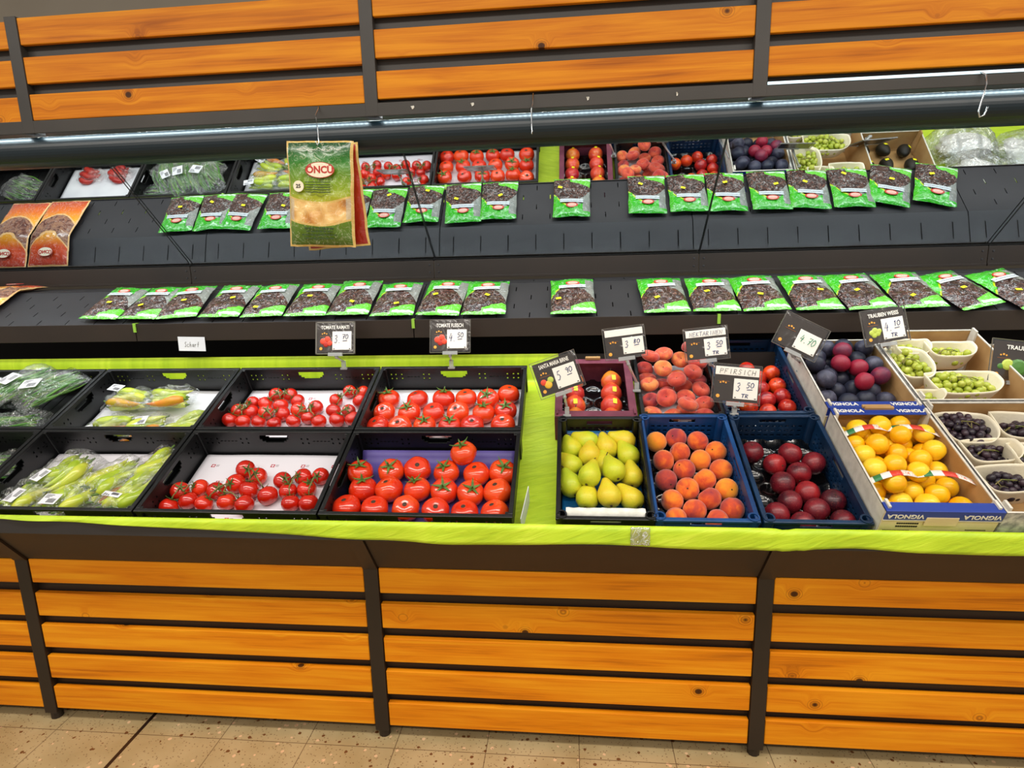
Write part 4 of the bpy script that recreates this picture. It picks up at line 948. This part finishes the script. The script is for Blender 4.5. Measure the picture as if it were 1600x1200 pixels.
# ------------------------------------------------------------------ shelf, mirror and packets
for b in range(-3, 3):
    x0, x1 = XB+b*WB+.002, XB+(b+1)*WB-.002; t = empty('display_shelf', S((x0+x1)/2, 0, 0))
    M = Matrix.Translation(S(0, 0, -.002)-t.location+Vector((0, 0, 0)))@Matrix.Rotation(T1, 4, 'X'); mb = MB(); Ls = .300
    # sloped plate with slots
    hs = []; rr = 9; dx = (x1-x0)/rr
    for i in range(rr):
        xm = (i+.5)*dx-(x1-x0)/2; hs += [(xm-.0022, xm+.0022, .015, .05), (xm-.0022, xm+.0022, .155, .19)]
        if i: hs += [(xm-dx/2-.0022, xm-dx/2+.0022, .085, .12), (xm-dx/2-.0022, xm-dx/2+.0022, .225, .26)]
    gw = gridwall(x1-x0, Ls, .002, hs); R_ = Matrix.Translation(Vector(((x0+x1)/2, 0, 0)))@Matrix.Rotation(-pi/2, 4, 'X')@Matrix.Scale(-1, 4, Vector((0, 0, 1)))
    gw.v = [(M@Vector((p.x+(x0+x1)/2, p.z, -p.y))) for p in gw.v]; gw.build('sloped_plate', SHELF, t)
    ye, ze = S(0, Ls)[1:]; hs = [((i+.5)*dx-(x1-x0)/2-.0022, (i+.5)*dx-(x1-x0)/2+.0022, .05, .13) for i in range(rr)]
    g2 = gridwall(x1-x0, .19, .002, hs); a = math.atan2(1.532-ze, 1.172-ye); M2 = Matrix.Translation(Vector((0, ye, ze))-t.location)@Matrix.Rotation(a, 4, 'X')
    g2.v = [(M2@Vector((p.x+(x0+x1)/2, p.z*((1.172-ye)/cos(a)/.19), -p.y))) for p in g2.v]; g2.build('back_plate', SHELF, t)
    cx = t.location; MB().box(x0-cx.x, x1-cx.x, -.004, .0, -.072, .004).box(x0-cx.x, x1-cx.x, 0, .03, -.072, -.068).build('front_lip', FRAME, t, bevel=.001)
    mb = MB(); yy = 1.158-cx.y; mb.box(x0-cx.x, x1-cx.x, yy, yy+.006, 1.545-cx.z, 1.632-cx.z).box(x0-cx.x, x1-cx.x, yy-.004, yy+.006, 1.545-cx.z, 1.556-cx.z); mb.build('rear_fascia', FRAME, t, bevel=.001)
    mb = MB()
    for zz in (1.575, 1.61): 
        for sx in (x0+.02, x1-.02): mb.lathe([(.005, 0), (.004, .0025), (.0002, .003)], 8, M=Matrix.Translation((sx-cx.x, yy, zz-cx.z))@Matrix.Rotation(pi/2, 4, 'X'))
    mb.build('rivets', SHELF, t)
    pos = ('at its left end, outside the photo', 'at the far left, mostly outside the photo', 'under the orange packets at the left', 'behind the tomato price signs', 'behind the peach and nectarine price signs', 'at the right photo edge')[b+3]
    tag(t, 'black slotted sloping shelf section '+pos, 'shelf', 'sloping shelf sections under the mirror')
u = Vector((0, -sin(MA), cos(MA))); nm = Vector((0, -cos(MA), -sin(MA))); Lm = 1.02
mr = empty('mirror', (0, MY, MZ)); mb = MB(); a = Vector((XL, 0, 0)); b = Vector((XR, 0, 0)); c = u*Lm; d = -nm*.006
mb.v += [a, b, b+c, a+c, a+d, b+d, b+c+d, a+c+d]
for f_ in ((0, 1, 2, 3), (5, 4, 7, 6), (4, 0, 3, 7), (1, 5, 6, 2), (3, 2, 6, 7), (4, 5, 1, 0)): mb.face(f_)
mb.build('glass', MIRM, mr)
mb = MB(); c = u*.010; o_ = nm*.004
for p in (a, b, b+c, a+c): mb.v.append(p+o_-u*.012)
for p in (a, b, b+c, a+c): mb.v.append(p+d*1.5-u*.012)
for f_ in ((0, 1, 2, 3), (5, 4, 7, 6), (4, 0, 3, 7), (1, 5, 6, 2), (3, 2, 6, 7), (4, 5, 1, 0)): mb.face(f_)
mb.build('bottom_frame', CABLE, mr); tag(mr, 'long mirror leaning forward above the sloping shelf and reflecting the produce', 'mirror')
for k, x in enumerate(BX):
    p0 = Vector((x+.004, MY, MZ))+nm*.008; p1 = p0+u*.95; p1.x += .085*(x-.6); o = MB().tube([p0, p1], .0022, 6).build('support_cable', CABLE)
    tag(o, 'thin black support cable running up to the canopy, %s from the left' % ORD[k], 'cable', 'support cables')

def pouch(name, w, h, th, mat, seed):
    def side(sg):
        def f(u, v):
            e = (1-abs(2*u-1)**3.0)*(1-abs(2*v-1)**4.0); q = noise.noise(Vector((u*5+seed, v*6, sg))); q2 = noise.noise(Vector((u*14, v*16+seed, sg*2)))
            z = sg*th*.5*max(e, 0)**.6*(1+.25*q+.15*q2)+.0025*q2*(1 if sg > 0 else .3); ew = .004*noise.noise(Vector((v*4+seed, 1, 0)))
            return ((u-.5)*w*(1-.03*sin(pi*v))+ew, v*h+.003*noise.noise(Vector((u*4, seed, 0))), th*.5+z+(.006*noise.noise(Vector((u*2+seed, v*2, 5)))*(1 if v > .8 else .2)))
        return f
    return MB().grid(side(1), 30, 34).grid(side(-1), 30, 34, flip=True).build(name, mat, smooth=True)
def date_pack(k):
    w_, h_ = .186, .268; t = empty('date_packet'); b = pouch('pouch', w_, h_, .034, PDATE, k*3.3); b.parent = t
    zf = lambda u, v: .017+.017*max(0, (1-abs(2*u-1)**3)*(1-abs(2*v-1)**4))**.6+.0025
    MB().grid(lambda u, v: ((u-.5)*.115+.0, .165+v*.022+.004*u, zf(.2+.6*u, .63)+.003), 10, 1).build('name_strip', STRIP, t, solid=.0006)
    mb = MB(); n = 20; mb.lathe([(.0002, .0008), (.026, .0006), (.030, 0)], n, 0); mb.lathe([(.0002, .0014), (.021, .0012), (.023, .0008)], n, 1)
    l = mb.build('logo', [REDP, plain('pink_logo', 'd8a090', .4) if 'pink_logo' not in bpy.data.materials else bpy.data.materials['pink_logo']], t, (0.002, .207, zf(.5, .78)+.0018), (0, 0, 0)); l.scale = (1, .55, 1)
    mb = MB()
    for i in range(5): mb.tube([(-.016+i*.0075, -.006, .002), (-.013+i*.0075, .006, .002), (-.011+i*.0075, -.005, .002)], .0009, 4)
    mb.build('logo_script', WTEXT, l)
    MB().box(-.011, .011, -.0065, .0065, 0, .0008).build('price_sticker', YSTICK, t, (.01, .12, zf(.5, .45)+.003), (0, 0, .15)); return t
DP = [date_pack(i) for i in range(3)]
packs = [(-1.632, .02, -.07, 0), (-1.440, .015, -.05, 0), (-1.262, .02, .10, 0), (-1.066, .02, .0, 0), (-.868, .018, .05, 0), (-.675, .018, .0, 0), (-.487, .02, .0, .03), (-.289, .008, .02, 0), (-.094, .006, -.07, .03), (.100, .004, .0, 0), (.473, .0, .02, .01), (.848, .0, .03, 0), (1.042, .0, .0, -.012), (1.236, .0, .05, 0), (1.436, -.0, .02, 0), (1.632, .0, .10, 0), (1.822, .002, .06, 0), (2.035, .002, .30, 0), (2.245, .004, .32, .01)]
run = ['of the long left run']*7+['of the middle run']*3+['']+['of the right run']*8; idx = list(range(7))+list(range(3))+[0]+list(range(8))
for i, (x, s, rz, hs) in enumerate(packs):
    o = take(DP[i % 3]); o.location = S(x, s+.002, .004); o.rotation_euler = (Matrix.Rotation(T1, 3, 'X')@Matrix.Rotation(rz, 3, 'Z')).to_euler(); o.scale = (1, 1+hs*2, 1)
    for ch in o.children:
        if ch.name.startswith('price_sticker'):
            ch.location.x += rnd.uniform(-.045, .04); ch.location.y += rnd.uniform(-.04, .03); ch.rotation_euler = (0, 0, rnd.uniform(-.6, .6))
    lab = 'green date packet lying alone between the two long runs on the shelf' if i == 10 else 'green packet of dark dates, %s from left %s on the shelf' % (ORD[idx[i]], run[i])
    tag(o, lab, 'food packet', 'green date packets on the sloping shelf')
def bend(p, y0=.262, a=radians(-25.0)):
    if p.y <= y0: return p
    d = p.y-y0; return Vector((p.x, y0+d*cos(a)-p.z*sin(a), d*sin(a)+p.z*cos(a)))
def ellip_logo(parent, x, y, z, w, h, s, ts, c1=None, flat=True, rot=(0, 0, 0)):
    l = MB().lathe([(.0002, .0010), (.46, .0009), (.5, .0002)], 28).build('logo', CREAM, parent, (x, y, z), rot); l.scale = (w, h, 1)
    r_ = MB().lathe([(.49, -.0002), (.515, .0004), (.5, .0012), (.47, .0004), (.5, -.0002)], 28).build('logo_ring', REDP, l)
    t_ = text('logo_lettering', s, ts, REDP, l, (0, 0, .0014), (0, 0, 0), .001); t_.scale = (1/w, 1/h, 1); return l
for i, (x, s, rz) in enumerate(((-2.325, .025, .0), (-2.560, .03, .02))):
    t = empty('dried_fruit_packet'); b = pouch('pouch', .235, .43, .034, PORAN, 50+i*7); b.parent = t
    for vv in b.data.vertices: vv.co = bend(vv.co)
    ellip_logo(t, 0, *bend(Vector((0, .355, .041)))[1:], .085, .050, 'ÖNCÜ', .025, rot=(radians(-25), 0, 0))
    t.location = S(x, s, .004); t.rotation_euler = (Matrix.Rotation(T1, 3, 'X')@Matrix.Rotation(pi+rz if False else rz, 3, 'Z')).to_euler()
    tag(t, 'orange and yellow dried fruit packet on the shelf, %s' % ('nearest to the green packets', 'further left, outside the direct view')[i], 'food packet', 'orange packets on the sloping shelf')
for i, (x, lab) in enumerate(((-1.445, 'below the second packet from the left'), (-.195, 'above the beef tomato sign'), (1.05, 'above the nectarine sign'))):
    o = MB().box(-.006, .006, -.008, -.004, -.035, .002).box(-.006, .006, -.008, .02, .002, .004).build('shelf_clip', plain('green_clip', '8ab83c', .4) if not i else bpy.data.materials['green_clip'], None, S(x, 0, .004)); tag(o, 'small pale green plastic clip on the shelf lip, '+lab, 'clip', 'green shelf clips')

# ------------------------------------------------------------------ canopy
cn = empty('slatted_canopy', (0, CY, 2.0)); tag(cn, 'slatted orange pine canopy with grey posts hanging over the produce counter', 'canopy')
def sub(mb): mb.v = [p-Vector((0, CY, 2.0)) for p in mb.v]; return mb
rr = random.Random(11)
for b_ in range(-3, 3):
    x0, x1 = XB+b_*WB+.022, XB+(b_+1)*WB-.022; mb = MB(); dz0 = {-1: -.004, -2: -.012, -3: -.012, 0: .008, 1: .01, 2: .014}[b_]
    for z in (2.232, 2.357, 2.480):
        dz = dz0+rr.uniform(-.004, .004); mb.box(x0, x1, CY-.024, CY-.006, z-.086+dz, z+dz, uvo=(rr.uniform(0, 50), rr.uniform(0, 50)))
    sub(mb).build('slat_panel', WOODU, cn, bevel=.003)
for x in BX: sub(MB().box(x-.022, x+.022, CY-.028, CY+.02, 2.10, 2.478)).build('post', FRAMEU, cn, bevel=.002)
sub(MB().box(XL, XR, CY+.002, CY+.012, 2.125, 2.455)).build('back_board', FRAMEU, cn)
sub(MB().box(XL, XR, CY-.027, CY-.021, 2.100, 2.142).box(XL, XR, CY-.021, CY+.0, 2.118, 2.142)).build('bottom_rail', FRAMEU, cn, bevel=.002)
sub(MB().box(XL, XR, CY+.030, CY+.16, 2.13, 2.14)).build('rear_ledge', FRAMEU, cn)
TY, TZ, TRr = CY+.022, 2.045, .052
mb = MB(); prof = []
for i in range(25): a = radians(60+i*10); prof.append((TY+TRr*cos(a), TZ+TRr*sin(a)))
prof += [(TY+.06, TZ-.045), (TY+.06, TZ+.05)]
n = len(prof); k = 0
for x in (XL, XR): mb.v += [Vector((x, p[0], p[1])) for p in prof]
for i in range(n): j = (i+1) % n; mb.face((i, j, j+n, i+n))
mb.face(list(range(n))); mb.face([n+i for i in range(n)][::-1])
sub(mb).build('light_cover', TUBE, cn, smooth=False); cn.children[-1].data.polygons.foreach_set('use_smooth', [True]*24+[False]*(len(cn.children[-1].data.polygons)-24))
o = sub(MB().box(XL, XR, CY-.019, CY+.000, 2.113, 2.117)).build('led_strip', LED, cn)
sub(MB().box(1.077, XR-.02, CY-.030, CY-.0275, 2.134, 2.142)).build('light_batten', LEDB, cn)
def hook(pts, label, r=.0017):
    p0 = Vector(pts[0]); o = MB().tube([Vector(q)-p0 for q in pts], r, 8).build('wire_hook', CHROME, None, p0, smooth=True); return tag(o, label, 'hook')
yf = .298
hook([(-.376, .334, 2.140), (-.376, .328, 2.130), (-.374, yf, 2.105), (-.370, yf-.004, 2.06), (-.368, yf-.006, 2.016), (-.370, yf-.016, 2.008), (-.374, yf-.02, 2.02)], 'bent wire hook holding the green gold snack bag')
hook([(.345, .333, 2.145), (.343, .320, 2.11), (.341, yf, 2.09), (.340, yf, 2.02), (.341, yf-.008, 2.012), (.343, yf-.014, 2.022)], 'empty straight wire hook at the middle of the canopy tube')
hook([(1.695, .334, 2.138), (1.705, .322, 2.128), (1.704, .312, 2.10), (1.694, yf+.004, 2.065), (1.682, yf, 2.02), (1.686, yf-.002, 2.003), (1.697, yf-.004, 2.008), (1.703, yf-.006, 2.03)], 'empty s shaped wire hook near the right photo edge', .0026)
for i, (px, x) in enumerate(((0, -.055), (1, .145), (2, .52), (3, .80))):
    o = MB().lathe([(.006, 0), (.005, .003), (.0002, .0035)], 7, mod=lambda p, a, t: p*(1+.3*sin(a*3))).build('tape_remnant', TISSUE, None, (x, CY-.027, 2.122), (pi/2, 0, .4*i)); tag(o, 'scrap of clear tape stuck on the canopy rail, %s from the left' % ORD[i], 'tape', 'tape scraps on the canopy rail')
# hanging snack bags
def gold_bag():
    t = empty('snack_bag', (-.368, yf-.012, 2.024)); h_, w_ = .345, .232
    b = pouch('pouch', w_, h_, .05, PGOLD, 77); b.parent = t; b.rotation_euler = (pi/2, 0, 0); b.location = (0, .040, -h_)
    def fr(z): return -.022
    yq = -.0165
    l = ellip_logo(t, .010, yq-.001, -.098, .098, .050, 'ÖNCÜ', .031, rot=(pi/2, 0, 0))
    c = MB().lathe([(.0002, .0012), (.0175, .001), (.0185, 0)], 20).build('weight_badge', CREAM, t, (-.066, yq+.001, -.150), (pi/2, 0, 0)); text('badge_print', '25', .017, INK, c, (0, 0, .002), (0, 0, 0), .0004)
    mb = MB(); 
    for r in range(5): mb.box(-.042, .045, yq-.002, yq-.0014, -.138-r*.008, -.1355-r*.008)
    mb.build('description_lines', plain('dark_olive_print', '2c4410', .5), t)
    mb = MB()
    for r, wd in enumerate((.052, .046, .062, .05)):
        x = -wd
        while x < wd: q = rnd.uniform(.006, .014); mb.box(x, min(x+q, wd), -.012, -.0114, -.287-r*.011, -.2825-r*.011); x += q+.003
    mb.build('ingredient_print', bpy.data.materials['dark_olive_print'], t)
    mb = MB(); 
    for i in range(9):
        x = -.07+i*.017; mb.tube([(x, 0, 0), (x+.006, 0, .006*sin(i*2)), (x+.014, 0, .001)], .0012, 4)
    mb.build('leaf_ornament', WTEXT, t, (0, yq+.005, -.032)); t.rotation_euler = (radians(-2), radians(2.5), 0)
    tag(t, 'green and gold snack bag hanging from a wire hook under the canopy', 'snack bag')
    t = empty('snack_bag', (-.362, yf+.012, 2.020)); b = pouch('pouch', .225, .34, .012, PRED, 88); b.parent = t; b.rotation_euler = (pi/2, 0, 0); b.location = (0, .028, -.345); t.rotation_euler = (radians(1.5), radians(-3), 0)
    tag(t, 'red and gold snack bag mostly hidden behind the green hanging bag', 'snack bag')
gold_bag()

# ------------------------------------------------------------------ price signs
def sign(foot, card, rot, heading, price, label, style='head', pic=None, note=None, w=.150, h=.118, ink=BLUEINK, cents=None, edge=False):
    """foot: where it is clipped; card: centre of the card; rot: (pitch, roll, yaw)"""
    t = empty('price_sign', foot); c = Vector(card)-Vector(foot)
    E = Matrix.Rotation(rot[2], 3, 'Z')@Matrix.Rotation(rot[1], 3, 'Y')@Matrix.Rotation(rot[0], 3, 'X')
    cd_ = MB().box(-w/2, w/2, 0, .0012, -h/2, h/2).build('card', SIGN, t, c, E.to_euler(), bevel=.0005)
    mb = MB(); sw, sh = w*1.10, h*1.13; mb.box(-sw/2, sw/2, -.0022, -.0019, -sh/2, sh/2).box(-sw/2, sw/2, .0019, .0022, -sh/2, sh/2)
    mb.build('clear_sleeve', CLEAR, cd_)
    edgem = plain('sleeve_edge', '6a665e', .25) if 'sleeve_edge' not in bpy.data.materials else bpy.data.materials['sleeve_edge']
    mb = MB()
    if edge: mb.box(-sw/2, sw/2, -.003, .003, -sh/2, -sh/2+.004).box(-sw/2, sw/2, -.003, .003, sh/2-.006, sh/2).box(-sw/2, -sw/2+.006, -.003, .003, -sh/2, sh/2).box(sw/2-.006, sw/2, -.003, .003, -sh/2, sh/2)
    else: mb.box(-sw/2, sw/2, -.0024, .0024, -sh/2, -sh/2+.0015).box(-sw/2, sw/2, -.0024, .0024, sh/2-.0012, sh/2).box(-sw/2, -sw/2+.0012, -.0024, .0024, -sh/2, sh/2).box(sw/2-.0012, sw/2, -.0024, .0024, -sh/2, sh/2)
    mb.build('sleeve_border', edgem, cd_)
    y = -.0030
    if style == 'head' and heading: text('heading', heading, .0205, WTEXT, cd_, (0, y, h*.355), off=.0004, wid=min(.95, w*.90/(len(heading)*.0142)))
    if style == 'strip':
        MB().box(-w*.49, w*.49, y, -.0012, h*.24, h*.48).build('name_panel', PANEL, cd_, bevel=.002)
        if heading: L_ = len(heading); wd = w*.82/L_; write('name_writing', [(heading, -w*.41, h*.28, h*.14, wd)], BLUEINK if L_ > 8 else INK, cd_, (0, y-.0006, 0))
    px0, px1, pz0, pz1 = (-w*.06, w*.48, -h*.42, h*.16) if style == 'strip' else (-w*.08, w*.45, -h*.42, h*.22)
    if price is not None:
        MB().box(px0, px1, y, -.0012, pz0, pz1).build('price_panel', PANEL, cd_, bevel=.002); ph = pz1-pz0; pw = px1-px0
        it = [(price, px0+pw*.08, pz0+ph*.38, ph*.42, pw*.19)] if len(price) < 3 else [(price, px0+pw*.12, pz0+ph*.42, ph*.36, pw*.18)]
        if cents: it += [(cents, px0+pw*.50, pz0+ph*.58, ph*.26, pw*.17), ('-', px0+pw*.55, pz0+ph*.48, ph*.2, pw*.22)]
        if note: it += [(note, px0+pw*.32, pz0+ph*.08, ph*.18, pw*.16)]
        write('price_writing', it, ink, cd_, (0, y-.0006, 0), .0013)
        mb = MB(); mb.box(px0+.004, px0+.010, y-.0006, y, pz0+.003, pz0+.006).box(px1-.010, px1-.004, y-.0006, y, pz0+.003, pz0+.006); mb.build('unit_print', INK, cd_)
    mb = MB()
    for i in range(3): mb.lathe([(.0002, .0006), (.0028 if i != 1 else .0036, .0004), (.003, 0)], 10, M=Matrix.Translation((-w*.30+(i-1)*.009, y+.001, h*(.14 if style == 'head' else .02)+(.003 if i == 1 else 0)))@Matrix.Rotation(pi/2, 4, 'X'))
    mb.build('orange_emblem', GOLDDOT, cd_); MB().lathe([(.0002, .0006), (.0062, .0004), (.0064, 0)], 14, M=Matrix.Translation((-w*.40, y+.001, -h*.37))@Matrix.Rotation(pi/2, 4, 'X')).build('round_badge', GOLDDOT, cd_)
    MB().box(-w*.42, -w*.16, y+.0002, y+.0012, h*.055, h*.065).build('thin_line', plain('dim_orange', '9a5a24', .5) if 'dim_orange' not in bpy.data.materials else bpy.data.materials['dim_orange'], cd_)
    if pic:
        mb = MB(); cols = []; 
        for (x, z, r, mi) in pic: mb.lathe([(.0002, r*.25), (r*.7, r*.18), (r, 0)], 14, mi, M=Matrix.Translation((w*x, y+.0012, h*z))@Matrix.Rotation(pi/2, 4, 'X'))
        mb.build('fruit_picture', PICM, cd_)
    bot = E@Vector((0, 0, -sh/2)); clipm = bpy.data.materials['clear_clip'] if 'clear_clip' in bpy.data.materials else plain('clear_clip', 'd8dcdc', .12, Transmission_Weight=.55)
    MB().box(-.030, .030, -.005, .005, -sh/2-.008, -sh/2+.006).build('clamp_bar', clipm, cd_, bevel=.001)
    p1 = c+E@Vector((0, 0, -sh/2-.006)); mb = MB(); mb.tube([p1, p1*.6+Vector((0, 0, .004)), Vector((0, 0, .018))], [.006, .0045, .005], 8)
    mb.lathe(ball(.0075, 1, 6), 10, M=Matrix.Translation(p1*.85)); mb.build('stem', clipm, t, smooth=True)
    MB().box(-.008, .008, -.006, .006, -.012, .020).box(-.014, .014, -.007, .007, -.016, -.008).build('clip_foot', clipm, t, bevel=.001)
    return tag(t, label, 'price sign')
PICM = [REDP, plain('picture_tomato', 'e04a30', .4), plain('picture_yellow', 'e8b83c', .4), plain('picture_green', 'b8c850', .4), plain('picture_leaf', '4a7a30', .4)]
PT = [(-.34, -.12, .013, 1), (-.22, -.05, .013, 1), (-.16, -.18, .012, 1), (-.26, -.22, .012, 0)]
sign(D(-.475, .79, .006), (-.492, .60, 1.328), (radians(-14), 0, .02), 'TOMATE RAMATI', '3.', 'price sign reading tomate ramati, clipped over the vine tomatoes', pic=PT, cents='70', edge=True)
sign(D(-.022, .79, .006), (-.018, .60, 1.329), (radians(-14), 0, 0), 'TOMATE FLEISCH', '4.', 'price sign reading tomate fleisch, clipped over the beef tomatoes', pic=PT, cents='50')
sign(D(.447, .486, .004), (.414, .33, 1.220), (radians(-14), radians(-18), .1), 'SANTA MARIA BIRNE', '5', 'tilted price sign reading Santa Maria Birne in front of the maroon box', pic=[(-.36, -.1, .011, 1), (-.27, -.2, .014, 2), (-.19, -.08, .011, 3)], cents='90', note='', w=.152)
sign(D(.706, .63, .006), (.655, .43, 1.318), (radians(-12), radians(-6), .1), '', '3', 'price sign with blank white strip and 3 80, by the flat peaches', 'strip', cents='80', w=.140, h=.102)
sign(D(1.03, .70, .006), (.952, .47, 1.304), (radians(-12), radians(-5), .05), 'NEKTARINEN', '3', 'price sign handwritten Nektarinen above the back navy crate', 'strip', cents='50', note='TR', w=.146, h=.108)
sign(D(1.03, .492, .006), (1.035, .36, 1.176), (radians(-14), radians(5), -.05), 'PFIRSICH', '3', 'price sign handwritten Pfirsich in front of the back navy crate', 'strip', cents='50', note='TR', w=.150, h=.122)
sign(D(1.325, .74, .012), (1.280, .47, 1.326), (radians(-14), radians(27), -.1), '', '4.70', 'tilted dark price sign with green handwriting above the plums', 'head', ink=GREENINK, w=.152, h=.112)
sign(D(1.66, .80, .024), (1.605, .56, 1.350), (radians(-14), radians(-8), .1), 'TRAUBEN WEISS', '4.', 'price sign reading Trauben Weiss beside the green grapes', pic=[(-.34, -.16, .010, 3), (-.26, -.1, .011, 3), (-.2, -.2, .010, 3), (-.29, -.24, .010, 3), (-.16, -.13, .009, 3)], cents='10', note='TR')
sign(D(2.06, .60, .024), (2.035, .50, 1.222), (radians(-14), radians(7), -.1), 'TRAUBEN BLAU'[:7], None, 'price sign starting with Trauben, cut by the right photo edge', pic=[(-.34, -.16, .010, 4), (-.2, -.1, .02, 3), (0, -.15, .03, 4), (.2, -.1, .025, 3)], w=.165, h=.135)
o = MB().box(-.062, .062, -.001, .0, -.036, .026).build('paper_note', WHITEP, None, (-1.187, .708, 1.302), (0, radians(1.5), 0)); write('handwriting', [('Scharf', -.035, -.018, .022, .0115)], INK, o, (0, -.0016, 0), .0007)
tag(o, 'small white paper note handwritten Scharf on the shelf lip', 'note')
o = MB().grid(lambda u, v: ((u-.5)*.055, -.0045-.0015*sin(u*9), -.055+v*.055), 8, 6).build('tape_strip', FILMW, None, (.655, -.1365, .866), smooth=True, solid=.0006); tag(o, 'short strip of clear tape on the lime paper below the pears', 'tape')
o = MB().box(-.002, .0, 0, .14, .0, .075).build('paper_slip', WHITEP); place(o, .306, .04, -.13, 'white paper slip poking out right of the front tomato crate', 'paper', None, -.12)
